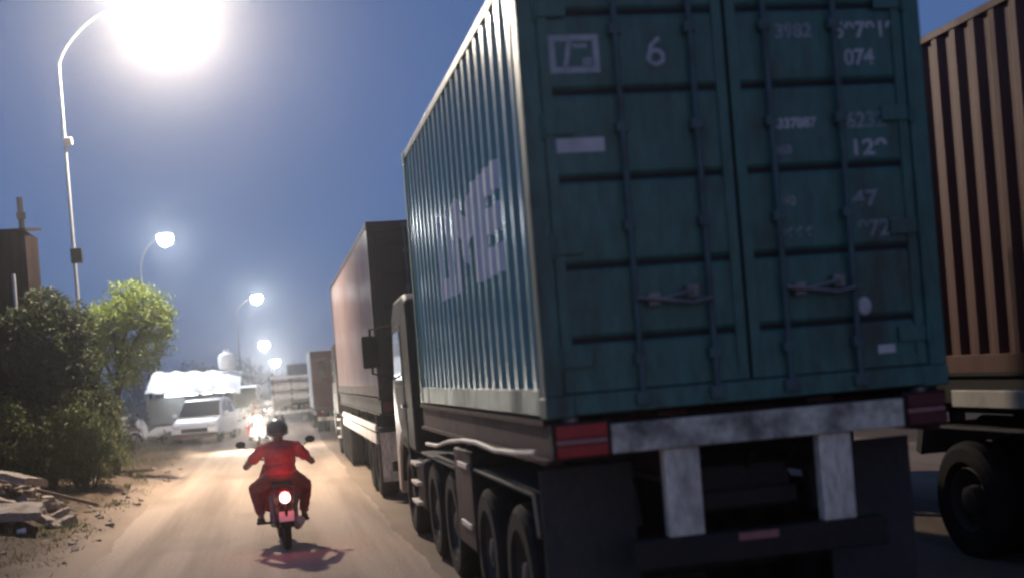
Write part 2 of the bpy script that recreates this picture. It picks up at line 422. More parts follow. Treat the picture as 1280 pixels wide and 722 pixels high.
def make_container(label, loc, L, wall, side, door, detail=True, lettering=None, marks=False, name='shipping_container', CH=2.591):
    root = thing(name, label, 'container', loc)
    hw = CW / 2
    # posts, rails
    for sx in (-1, 1):
        for (ya, yb) in ((0, .14), (L - .12, L)):
            m = MB(); m.box((sx * hw, ya, .12), (sx * (hw - .11), yb, CH - .12))
            p = m.build('corner_post', wall, root, bevel=.008)
            for z in (0, CH - .12):
                c = MB(); c.box((sx * (hw + .004), ya - (.006 if ya == 0 else 0), z - (.002 if z == 0 else 0)), (sx * (hw - .165), (ya + .178 if ya == 0 else L + .004), z + .12))
                if ya: c = MB(); c.box((sx * (hw + .004), L - .174, z), (sx * (hw - .165), L + .004, z + .12))
                c.build('corner_casting', wall, p, bevel=.012)
        m = MB(); m.box((sx * (hw - .003), .172, CH - .075), (sx * (hw - .06), L - .174, CH - .012)); m.build('top_rail', wall, root, bevel=.006)
        m = MB(); m.box((sx * (hw - .003), .172, .012), (sx * (hw - .05), L - .174, .165)); m.build('bottom_rail', wall, root, bevel=.006)
        # corrugated side wall
        bs = corr_breaks(.14, L - .12); m = MB(); lo = []; hi = []
        for s in bs:
            x = sx * (hw - .012 - corr(s))
            lo.append(m.bm.verts.new((x, s, .160))); hi.append(m.bm.verts.new((x, s, CH - .070)))
        for i in range(len(bs) - 1): m.bm.faces.new((lo[i], lo[i + 1], hi[i + 1], hi[i]))
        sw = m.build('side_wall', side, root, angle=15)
        if lettering and sx == -1:
            m = MB()
            for poly in text_polys(*lettering):
                a, b = min(p[0] for p in poly), max(p[0] for p in poly)
                m.bm.faces.new([m.bm.verts.new((0, p[0], p[1])) for p in poly])
            for s in corr_breaks(.2, L - .2)[1:-1]:
                bmesh.ops.bisect_plane(m.bm, geom=m.bm.verts[:] + m.bm.edges[:] + m.bm.faces[:], plane_co=(0, s, 0), plane_no=(0, 1, 0))
            for v in m.bm.verts: v.co.x = -(hw - .012 - corr(v.co.y)) - .004
            m.build('lettering', M_['letter'], sw, norm=False, angle=15)
    # roof, front wall, floor
    m = MB(); m.box((-hw + .058, .10, CH - .045), (hw - .058, L - .10, CH - .020)); m.build('roof', wall, root)
    bs = corr_breaks(-hw + .10, hw - .10); m = MB(); lo = []; hi = []
    for s in bs:
        y = L - .02 - corr(s + 5)
        lo.append(m.bm.verts.new((s, y, .10))); hi.append(m.bm.verts.new((s, y, CH - .06)))
    for i in range(len(bs) - 1): m.bm.faces.new((lo[i], lo[i + 1], hi[i + 1], hi[i]))
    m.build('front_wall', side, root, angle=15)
    m = MB(); m.box((-hw + .052, .15, .03), (hw - .052, L - .15, .16)); m.build('floor', M_['chassis'], root)
    # door frame
    m = MB(); m.box((-hw + .108, .003, CH - .125), (hw - .108, .11, CH - .003)); m.build('door_header', wall, root, bevel=.006)
    m = MB(); m.box((-hw + .108, .003, .010), (hw - .108, .11, .125)); m.build('door_sill', wall, root, bevel=.006)
    # doors
    z0, z1 = .135, CH - .135
    zs = [.42, .834, 1.324, 1.814, 2.26] if detail else [.834, 1.324, 1.814]
    for sx in (-1, 1):
        xi, xo = sx * .012, sx * (hw - .118)
        pts = [(z0 + .055, .030)]
        for z in zs: pts += [(z + .030, .0), (z + .030, .0)][:0] + [(z - .036, .030), (z - .012, .043), (z + .012, .043), (z + .036, .030)]
        pts.append((z1 - .055, .030))
        m = MB(); A = []; B = []
        for (z, y) in pts:
            A.append(m.bm.verts.new((xi + sx * .05, y, z))); B.append(m.bm.verts.new((xo - sx * .05, y, z)))
        for i in range(len(pts) - 1): m.bm.faces.new((A[i], A[i + 1], B[i + 1], B[i]))
        for (a, b) in (((xi, .016, z0), (xi + sx * .06, .075, z1)), ((xo - sx * .06, .016, z0), (xo, .075, z1)),
                       ((xi + sx * .061, .017, z0), (xo - sx * .061, .075, z0 + .06)), ((xi + sx * .061, .017, z1 - .06), (xo - sx * .061, .075, z1))):
            m.box(a, b)
        dr = m.build('door', door, root, angle=20)
        m = MB()
        m.box((min(xi, xo) - .008, .040, z0 - .008), (max(xi, xo) + .008, .080, z1 + .008)); m.build('gasket', M_['gasket'], dr)
        if not detail: continue
        rods = (-.66, -.22) if sx < 0 else (.23, .66)
        for k, x in enumerate(rods):
            m = MB(); m.cyl((x, -.016, .06), (x, -.016, CH - .05), .018, n=10)
            for z in (.075, CH - .075): m.box((x - .045, -.035, z - .035), (x + .045, .001, z + .035))
            for z in (.30, 1.05, 1.60, 2.15): m.box((x - .035, -.032, z - .03), (x + .035, .020, z + .03))
            rd = m.build('lock_rod', M_['rod'], dr, bevel=.004)
            d = 1 if k == 0 else -1
            m = MB(); m.tube([(x, -.040, .64 - .03 * k), (x + d * .12, -.052, .62 - .03 * k), (x + d * .33, -.048, .655 - .03 * k)], [.016, .013, .015], 8)
            m.box((x + d * .30, -.030, .62 - .03 * k), (x + d * .37, .026, .69 - .03 * k))
            m.build('handle', M_['steel'], dr, bevel=.003)
        for z in (.32, .95, 1.62, 2.28):
            m = MB(); m.cyl((xo + sx * .012, -.004, z - .07), (xo + sx * .012, -.004, z + .07), .014, n=8)
            m.box((xo - sx * .17, .004, z - .045), (xo + sx * .012, .0155, z + .045)); m.build('hinge', door, dr, bevel=.003)
        if marks:
            def strip(mm, xa, za, xb, zb_, y=.0265): mm.box((xa - hw, y, za), (xb - hw, y + .003, zb_))
            if sx < 0:
                m = MB()   # framed emblem, upper corner of the door
                strip(m, .18, 2.10, .47, 2.135); strip(m, .18, 1.92, .47, 1.955); strip(m, .18, 1.956, .215, 2.099); strip(m, .435, 1.956, .47, 2.099)
                m.prism([(.255 - hw, 1.96), (.285 - hw, 1.96), (.315 - hw, 2.095), (.285 - hw, 2.095)], .0265, .0295, 'Y')
                strip(m, .32, 2.06, .40, 2.085); strip(m, .37, 1.96, .425, 2.005)
                m.build('emblem', M_['mark'], dr, smooth=False)
                m = MB()   # small worn numeral
                m.tube([(.80 - hw + .045 * math.cos(a), .0265, 1.99 + .04 * math.sin(a)) for a in [k * .52 for k in range(13)]], .016, 6)
                m.tube([(.765 - hw, .0265, 1.99), (.775 - hw, .0265, 2.06), (.825 - hw, .0265, 2.10)], .016, 6)
                m.build('numeral', M_['mark'], dr)
                m = MB(); strip(m, .18, 1.475, .46, 1.555); m.build('label_plate', M_['label'], dr, smooth=False)
            else:
                rr = random.Random(3)
                rows_ = [(1.53, 2.085, 1.76, 2.165), (1.90, 2.075, 2.29, 2.165), (1.95, 1.915, 2.14, 2.005),
                         (1.46, 1.56, 1.75, 1.615), (1.93, 1.545, 2.18, 1.635), (1.46, 1.41, 1.58, 1.46), (1.94, 1.385, 2.18, 1.475),
                         (1.46, 1.11, 1.58, 1.165), (1.93, 1.085, 2.10, 1.175), (1.44, .915, 1.68, .985), (1.95, .905, 2.22, 1.0)]
                for k, (xa, za, xb, zb_) in enumerate(rows_):
                    nd = max(2, round((xb - xa) / ((zb_ - za) * .78)))       # worn stencilled figures
                    txt = ''.join(rr.choice('0123456789') for _ in range(nd))
                    cu = bpy.data.curves.new('figures', 'FONT'); cu.body = txt; cu.size = (zb_ - za) * 1.42
                    cu.offset = .004; to = bpy.data.objects.new('figures', cu); COL.objects.link(to)
                    bpy.context.view_layer.update()
                    me_ = bpy.data.meshes.new_from_object(to.evaluated_get(bpy.context.evaluated_depsgraph_get()))
                    bpy.data.objects.remove(to); bpy.data.curves.remove(cu)
                    m = MB(); m.bm.from_mesh(me_); bpy.data.meshes.remove(me_)
                    wd_ = max(v.co.x for v in m.bm.verts)
                    for v in m.bm.verts: v.co = Vector((xa - hw + v.co.x * (xb - xa) / wd_, .0268, za + v.co.y))
                    m.build('stencil_row', M_['mark'] if k in (1, 2, 3, 6) else M_['mark_dim'], dr, smooth=False)
                m = MB(); m.ell((1.955 - hw, .027, .50), (.045, .004, .055), 12, 6); m.build('paint_scrape', M_['mark'], dr)
                m = MB(); strip(m, 2.02, .215, 2.13, .265); m.build('label_plate', M_['label'], dr, smooth=False)
    return root

# ------------------------------------------------------------------ wheels, trailers, tractors
def make_wheel(parent, c, r=.50, w=.28, side=-1, dual=False, rimmat=None):
    x, y, z = c
    m = MB(); h = w / 2
    for k in ((0, 1) if dual else (0,)):
        o = -side * k * (w + .05)
        m.lathe([(o - h * .72, r * .56), (o - h, r * .66), (o - h, r * .88), (o - h * .80, r * .97), (o - h * .42, r), (o - h * .40, r * .975), (o - h * .36, r * .975), (o - h * .34, r),
                 (o - .012, r), (o - .010, r * .975), (o + .010, r * .975), (o + .012, r), (o + h * .34, r), (o + h * .36, r * .975), (o + h * .40, r * .975), (o + h * .42, r),
                 (o + h * .80, r * .97), (o + h, r * .88), (o + h, r * .66), (o + h * .72, r * .56)], c, 'X', 36)
    wh = m.build('wheel', M_['black'], parent, angle=30)
    m = MB(); s = side
    m.lathe([(s * h * .70, r * .57), (s * h * .78, r * .54), (s * h * .20, r * .46), (s * h * .15, r * .26), (s * h * .75, r * .22), (s * h * .85, r * .10), (s * h * .86, .001)], c, 'X', 28)
    for k in range(8):
        a = k * math.pi / 4
        m.ell((x + s * h * .2, y + r * .36 * math.cos(a), z + r * .36 * math.sin(a)), (.02, .022, .022), 8, 6)
    m.build('rim', rimmat or M_['rim'], wh)
    return wh

def make_trailer(label, loc, L, axles, style, group=None):
    """semi-trailer chassis; origin on the ground under the middle of the rear end, forward is +y"""
    root = thing('semi_trailer', label, 'trailer', loc, group=group)
    top = 1.588; hw = CW / 2
    beam = M_['maroon'] if style == 1 else M_['chassis']
    for sx in (-1, 1):
        m = MB(); m.box((sx * .38, .13, 1.17), (sx * .54, L, 1.20)); m.box((sx * .445, .13, 1.201), (sx * .475, L, 1.555)); m.box((sx * .38, .13, 1.556), (sx * .54, L, top - .003))
        m.build('frame_rail', beam, root)
        m = MB(); m.box((sx * (hw - .03), .132, 1.36), (sx * (hw - .07), L - .1, 1.555)); m.box((sx * (hw + .0), .132, 1.556), (sx * (hw - .11), L - .1, top - .002)); m.box((sx * (hw - .0), .132, 1.33), (sx * (hw - .1), L - .1, 1.359))
        m.build('side_rail', beam, root)
    y = .5
    while y < L - .2:
        m = MB(); m.box((-hw + .115, y, 1.40), (-.545, y + .08, 1.55)); m.box((-.375, y, 1.40), (.375, y + .08, 1.55)); m.box((.545, y, 1.40), (hw - .115, y + .08, 1.55)); m.build('crossmember', beam, root); y += .85
    # axles and wheels
    for y in axles:
        m = MB(); m.cyl((-1.0, y, .5), (1.0, y, .5), .075); 
        for sx in (-1, 1): m.box((sx * .40, y - .45, .62), (sx * .52, y + .45, .70)); m.box((sx * .36, y - .09, .45), (sx * .56, y + .09, .72)); m.box((sx * .42, y - .06, .70), (sx * .50, y + .06, 1.165))
        m.build('axle', M_['chassis'], root)
        for sx in (-1, 1): make_wheel(root, (sx * 1.06, y, .502), side=sx, dual=True)
    # mudguards
    for sx in (-1, 1):
        m = MB(); pts = []
        ya, yb = axles[0] - .62, axles[-1] + .62
        m.box((sx * (hw - .02), ya, 1.10), (sx * .56, yb, 1.125))
        m.box((sx * (hw - .02), ya - .10, .86), (sx * .56, ya - .005, 1.12), rot=(R(-18), 0, 0)); m.box((sx * (hw - .02), yb + .005, .86), (sx * .56, yb + .10, 1.12), rot=(R(18), 0, 0))
        m.build('mudguard', M_['flap'], root, bevel=.006)
        m = MB(); m.box((sx * (hw - .03), ya - .20, .18 if style == 1 else .30), (sx * .62, ya - .185, 1.05 if style != 1 else 1.28))
        m.build('mud_flap', M_['flap'] if style != 2 or sx > 0 else M_['white_post'], root)
    # rear end
    if style == 1:
        m = MB(); m.box((-hw + .36, 0, 1.375), (hw - .30, .125, 1.54)); m.build('rear_beam', M_['white_beam'], root, bevel=.006)
        for sx in (-1, 1):
            m = MB(); xa, xb = sx * (hw - .02), sx * (hw - .355 if sx < 0 else hw - .295)
            m.box((xa, .01, 1.36), (xb, .125, 1.57)); tl = m.build('tail_light', M_['chassis'], root, bevel=.005)
            w = abs(xb - xa); x0 = min(xa, xb)
            m = MB(); m.box((x0 + .02, -.012, 1.375), (x0 + w - .02, .009, 1.44)); m.build('lens', M_['bright_red_lens'] if sx < 0 else M_['red_lens'], tl, bevel=.006)
            m = MB(); m.box((x0 + .02, -.012, 1.445), (x0 + w - .02, .009, 1.475)); m.build('lens', M_['pale_lens'], tl, bevel=.006)
            m = MB(); m.box((x0 + .02, -.012, 1.48), (x0 + w - .02, .009, 1.555)); m.build('lens', M_['bright_red_lens'] if sx < 0 else M_['red_lens'], tl, bevel=.006)
        for (xa, xb) in ((.66, .87), (1.60, 1.80)):
            m = MB(); m.box((xa - hw, .02, .87), (xb - hw, .10, 1.372)); m.build('underride_post', M_['white_post'], root, bevel=.006)
        m = MB(); m.box((.45 - hw, .0, .70), (1.98 - hw, .12, .866)); ub = m.build('underride_bar', M_['chassis'], root, bevel=.012)
        m = MB(); m.box((1.06 - hw, -.006, .815), (1.30 - hw, .002, .858)); m.build('reflector', M_['pale_lens'], ub)
        m = MB(); m.box((.93 - hw, .30, .95), (1.52 - hw, .42, 1.22)); m.box((.93 - hw, .20, .98), (1.52 - hw, .299, 1.08)); m.build('rear_crossbeam', M_['chassis'], root, bevel=.01)
        for sx in (-1, 1):
            m = MB(); m.cyl((sx * (hw - .15), .08, 1.56), (sx * (hw - .15), .08, top + .004), .05, n=12); m.build('twist_lock', M_['steel'], root)
    else:
        m = MB(); m.box((-hw + .02, 0, 1.36), (hw - .02, .125, 1.56)); m.build('rear_beam', M_['chassis'], root, bevel=.006)
        for sx in (-1, 1):
            m = MB(); m.box((sx * (hw - .05), -.02, 1.39), (sx * (hw - .40), -.001, 1.52)); m.build('tail_light', M_['red_lens'], root, bevel=.006)
            m = MB(); m.box((sx * .50, .02, .66), (sx * .60, .10, 1.358)); m.build('underride_post', M_['chassis'], root)
        m = MB(); m.box((-1.1, .0, .50), (1.1, .11, .655)); m.build('underride_bar', M_['chassis'], root, bevel=.01)
    for sx in (-1, 1):
        m = MB(); m.lathe([(-.36, .001), (-.34, .09), (-.30, .12), (.30, .12), (.34, .09), (.36, .001)], (sx * .22, axles[-1] + .9, 1.0), 'X' if sx > 0 else 'Y', 18)
        m.build('air_tank', M_['chassis'], root)
    for k, x in enumerate((-.30, .02, .27)):
        m = MB(); m.tube([(x, .13, 1.30), (x + .03, .45, 1.16 - .05 * k), (x - .05, .8, 1.02 + .03 * k), (x + .02, axles[0] - .1, .92), (x, axles[0] + .1, .68)], .013, 7); m.build('brake_hose', M_['black'], root)
    # landing legs
    yl = L * .62 if style != 1 else 4.3
    for sx in (-1, 1):
        m = MB(); m.box((sx * .62, yl, .42), (sx * .75, yl + .13, 1.55)); m.box((sx * .64, yl + .02, .20), (sx * .73, yl + .11, .419)); m.box((sx * .56, yl - .06, .17), (sx * .82, yl + .19, .199))
        m.build('landing_leg', M_['chassis'], root, bevel=.005)
    if style == 1:
        m = MB(); m.box((-hw + .005, 3.02, .44), (-.60, 3.95, 1.25)); tb = m.build('tool_box', M_['cab'], root, bevel=.02)
        for z in (1.13, .64):
            m = MB(); m.box((-hw - .018, 3.12, z - .022), (-hw + .004, 3.62, z + .022)); m.build('latch', M_['cream'], tb, bevel=.005)
        m = MB()   # air line looped along the chassis
        m.tube([(-hw - .03, .25, 1.40), (-hw - .035, .8, 1.37), (-hw - .035, 1.6, 1.345), (-hw - .03, 2.4, 1.36), (-hw - .03, 3.1, 1.345), (-hw - .035, 3.9, 1.30), (-hw - .03, 4.8, 1.22), (-hw - .03, 5.6, 1.20)], .018, 8)
        m.build('air_hose', M_['silver'], root)
    if style == 2:
        for (za, zb_) in ((1.06, 1.17), (.87, 1.03)):
            m = MB(); m.box((-hw - .02, .95, za), (-hw + .015, L * .87, zb_)); m.build('side_board', M_['cream'], root, bevel=.008)
        for k in range(5):
            m = MB(); m.box((-hw + .016, 1.2 + k * 2.2, .88), (-hw + .06, 1.28 + k * 2.2, 1.35)); m.build('board_bracket', M_['chassis'], root)
    return root

def make_tractor(label, loc, pale=True, group=None):
    """cab-over tractor unit; origin on the ground under the back of the cab, forward is +y"""
    root = thing('truck_tractor', label, 'truck', loc, group=group)
    hw = 1.22; cab = M_['cab']
    prof = [(0, 1.02), (0, 2.55), (.10, 2.74), (.35, 2.82), (1.35, 2.80), (1.75, 2.62), (2.05, 1.72), (2.12, 1.02)]
    m = MB(); m.prism(prof, -hw, hw); body = m.build('cab', cab, root, bevel=.05)
    m = MB(); m.prism([(.25, 2.822), (1.25, 2.822), (.55, 3.15), (.25, 3.25)], -.95, .95); m.build('roof_deflector', cab, root, bevel=.04)
    m = MB(); m.prism([(1.78, 2.58), (2.055, 1.75), (2.075, 1.75), (1.80, 2.58)], -1.08, 1.08); m.build('windscreen', M_['glass'], root)
    for sx in (-1, 1):
        m = MB(); m.box((sx * (hw + .006), .75, 1.06), (sx * (hw - .02), 1.95, 1.78)); m.prism([(.75, 1.79), (.75, 2.50), (1.60, 2.50), (1.88, 1.79)], sx * (hw - .02), sx * (hw + .006))
        d = m.build('door', cab, root, bevel=.008)
        m = MB(); m.prism([(.84, 1.84), (.84, 2.42), (1.55, 2.42), (1.77, 1.84)], sx * (hw + .0062), sx * (hw + .012)); m.build('window', M_['glass'], d)
        m = MB(); m.box((sx * (hw + .007), .82, 1.52), (sx * (hw + .035), .98, 1.56)); m.build('handle', M_['steel'], d, bevel=.004)
        # mirror on its bracket
        m = MB(); m.tube([(sx * hw, 1.72, 2.52), (sx * (hw + .27), 1.82, 2.50), (sx * (hw + .27), 1.82, 1.95), (sx * hw, 1.90, 1.86)], .016, 8)
        mr_ = m.build('mirror', M_['black'], root)
        m = MB(); m.box((sx * (hw + .17), 1.80, 2.02), (sx * (hw + .38), 1.88, 2.42)); m.build('mirror_head', M_['black'], mr_, bevel=.02)
        # front corner panel and wheel arch
        m = MB(); m.prism([(1.30, 1.22), (1.62, 1.40), (1.97, 1.90), (2.06, 1.66), (2.10, 1.30), (2.20, .98), (2.22, .45), (1.98, .42), (1.80, .98), (1.45, 1.20)], sx * (hw - .16), sx * (hw + .012))
        m.build('corner_panel', M_['silver'] if pale else cab, root, bevel=.02)
        pts = [(1.05 + .66 * math.cos(a), .52 + .66 * math.sin(a)) for a in [R(8 + k * 14) for k in range(13)]]
        inner = [(1.05 + .59 * math.cos(a), .52 + .59 * math.sin(a)) for a in [R(8 + k * 14) for k in range(13)]][::-1]
        m = MB(); m.prism(pts + inner, sx * (hw + .01), sx * (hw - .40)); m.build('wheel_arch', M_['black'], root, bevel=.004)
        make_wheel(root, (sx * 1.06, 1.05, .502), side=sx)
        for y in (-1.05, -2.35): make_wheel(root, (sx * 1.05, y, .502), side=sx, dual=True)
        m = MB()
        m.box((sx * (hw + .0), -2.95, 1.05), (sx * .56, -.45, 1.075)); m.build('rear_mudguard', M_['flap'], root, bevel=.005)
        m = MB(); m.box((sx * .38, -2.9, .92), (sx * .46, 2.0, 1.14)); m.build('frame_rail', M_['chassis'], root)
    m = MB(); m.box((-hw, 2.02, .42), (hw, 2.26, .98)); m.build('bumper', M_['silver'] if pale else M_['chassis'], root, bevel=.05)
    for sx in (-1, 1):
        m = MB(); m.box((sx * .72, 2.255, .60), (sx * 1.10, 2.275, .80)); m.build('headlight', M_['glass'], root, bevel=.01)
    m = MB(); m.box((-hw + .02, -.42, .40), (-.58, .36, .98)); ft = m.build('fuel_tank', M_['chassis'], root, bevel=.07)
    for z in (.92, .70, .48):
        m = MB(); m.box((-hw - .04, -.22 + (.92 - z) * .3, z - .018), (-hw + .05, .34 + (.92 - z) * .3, z + .018)); m.build('step', M_['cream'], ft, bevel=.004)
    m = MB(); m.box((.58, -.42, .45), (hw - .02, .36, 1.0)); m.build('battery_box', M_['chassis'], root, bevel=.03)
    m = MB(); m.cyl((-.62, -.12, 1.0), (-.62, -.12, 2.95), .06); m.tube([(-.62, -.12, 2.95), (-.62, -.16, 3.05), (-.62, -.26, 3.10)], .06, 12); m.build('exhaust_stack', M_['steel'], root)
    m = MB(); m.box((-.75, -.10, 1.02), (.75, -.004, 1.9)); m.build('rear_wall_rack', M_['chassis'], root)
    m = MB()
    for y in (-1.05, -2.35): m.cyl((-1.0, y, .5), (1.0, y, .5), .10); m.ell((0, y, .52), (.22, .22, .22), 14, 10)
    m.cyl((-1.0, 1.05, .5), (1.0, 1.05, .5), .06)
    m.build('axle', M_['chassis'], root)
    m = MB(); m.cyl((0, -1.7, 1.142), (0, -1.7, 1.165), .45, n=24); m.build('coupling_plate', M_['steel'], root)
    return root

X0, ZB, Y1 = 1.45, 1.596, 6.647
LX = X0 + CW / 2
# truck nearest to the camera
make_container('teal container with closed rear doors on the nearest trailer, big white lettering on its side', (LX, Y1, ZB), 6.058, M_['teal'], M_['teal_lit'], M_['teal'],
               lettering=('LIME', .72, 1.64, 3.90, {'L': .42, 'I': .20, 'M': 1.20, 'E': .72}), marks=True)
make_trailer('chassis under the teal container, chipped white rear beam and two white posts', (LX, Y1, 0), 6.3, (1.30, 2.58), 1)
make_tractor('dark tractor with pale corner panel and three pale steps, ahead of the teal container', (LX, 13.55, 0))
# second truck of the queue
make_container('brown container of the second truck, side coloured pale for the street light on it', (LX, 18.1, ZB), 12.19, M_['brown'], M_['brown_lit'], M_['brown'], detail=True)
make_trailer('chassis of the second truck with cream boards along its side', (LX, 18.1, 0), 12.0, (1.5, 2.8, 9.2), 2)
make_tractor('dark tractor ahead of the brown container, mostly hidden by it', (LX, 31.0, 0), pale=False)
# the row of trucks beyond
RX = 5.60 + CW / 2
make_container('rust red container at the edge of the picture, beyond the teal one', (RX, 5.2, ZB - .06), 12.19, M_['rust'], M_['rust'], M_['rust'], detail=False, CH=2.896)
make_trailer('chassis under the rust red container with a cream edge beam', (RX, 5.2, -.03), 12.0, (2.95, 4.3), 3)
m = MB(); m.box((5.57 - RX, .2, 1.30), (5.605 - RX, 4.3, 1.44))
_tr = [o for o in bpy.data.objects if o.name.startswith('semi_trailer')][-1]
m.build('side_board', M_['cream'], _tr, bevel=.006)

# ------------------------------------------------------------------ street lamps
def make_lamp(label, base, head, power, lens, col, group='street lamps along the verge', bracket=False, k=1.0, ls=1.0):
    pm = M_['galv'] if ls == 1 else M_['unlit_pole']
    """curved-arm street lamp; base and head in world metres"""
    b, h = Vector(base), Vector(head)
    root = thing('street_lamp', label, 'street lamp', base, group=group)
    d = h - b; hz = d.z; hx, hy = d.x, d.y
    zt = hz - .95
    m = MB(); m.cyl((0, 0, -.1), (0, 0, .9), .10 * k, .095 * k, 14); m.cyl((0, 0, .9), (-.02, 0, zt - .3), .075 * k, .048 * k, 14)
    pole = m.build('pole', pm, root)
    m = MB(); pts = []
    for i in range(13):
        t = i / 12; s = t ** 1.0
        pts.append((-.02 + (hx * .86 + .02) * (t ** 1.25), hy * .86 * t ** 1.25, zt - .3 + (1.25) * (1 - (1 - t) ** 2.0)))
    m.tube(pts, [.046 * k - .012 * k * i / 12 for i in range(13)], 10); m.build('arm', pm, root)
    tip = Vector(pts[-1]); dirv = Vector((hx, hy, 0)).normalized(); a = math.atan2(dirv.y, dirv.x)
    hd = MB(); hd.ell((0, 0, .03) if ls == 1 else (-.05, 0, .12 * ls), (.52, .27, .10) if ls == 1 else (.26 * ls, .15 * ls, .06 * ls), 20, 10)
    for v in hd.bm.verts:
        if v.co.z < (.015 if ls == 1 else .102 * ls): v.co.z = .015 if ls == 1 else .102 * ls
    mt = Matrix.Translation(d) @ Matrix.Rotation(a, 4, 'Z')
    bmesh.ops.transform(hd.bm, matrix=mt, verts=hd.bm.verts)
    ho = hd.build('lamp_head', pm, root)
    ln = MB(); ln.ell((.05, 0, .0), (.42, .24, .21) if ls == 1 else (.23 * ls, .21 * ls, .24 * ls), 18, 10)
    for v in ln.bm.verts:
        if v.co.z > (.010 if ls == 1 else .10 * ls): v.co.z = .010 if ls == 1 else .10 * ls
    bmesh.ops.transform(ln.bm, matrix=mt, verts=ln.bm.verts); ln.build('lens', lens, ho)
    if bracket:
        m = MB(); m.box((-.03, -.09, 7.06 - b.z), (.13, .03, 7.20 - b.z)); m.build('clamp', M_['plate'], root, bevel=.01)
        m = MB(); m.box((-.06, -.16, 4.66 - b.z), (.16, -.05, 4.96 - b.z)); m.build('control_box', M_['chassis'], root, bevel=.01)
    if power:
        lo = light('lamp_light', (d.x, d.y, d.z - .27 * max(1, ls)), power, col, root, .16)
        if ls > 1:      # these heads have a cut-off: no light above a steep cone
            lo.data.type = 'SPOT'; lo.data.spot_size = R(138); lo.data.spot_blend = .7
    return root
make_lamp('nearest street lamp, glaring white over the road on a tall curved pole', (-3.80, 26.0, vh(-3.80, 26.0) - .02), (-1.66, 26.0, 9.95), LAMP_POWER, M_['lens'], LAMP_COL, bracket=True, k=.56)
COOL = (.93, .96, 1.0)
make_lamp('second street lamp above the white canopy roof, small round white light', (-5.3, 54.2, .1), (-4.25, 54.2, 8.5), LAMP_POWER * 0.32, M_['farlens'], COOL, k=.7, ls=1.35)
make_lamp('third street lamp, a small high white light in open sky', (-2.6, 94, .1), (-1.05, 94.0, 8.5), LAMP_POWER * 0.3, M_['farlens'], COOL, k=.8, ls=1.7)
make_lamp('fourth street lamp, upper one of the close pair of far lights', (-2.6, 133, .1), (-1.1, 133, 6.25), LAMP_POWER * 0.3, M_['farlens'], COOL, k=.8, ls=2.2)
make_lamp('fifth street lamp, lower one of the close pair of far lights', (-.9, 150, .1), (-.1, 150, 4.6), LAMP_POWER * 0.3, M_['farlens'], COOL, k=.8, ls=2.2)

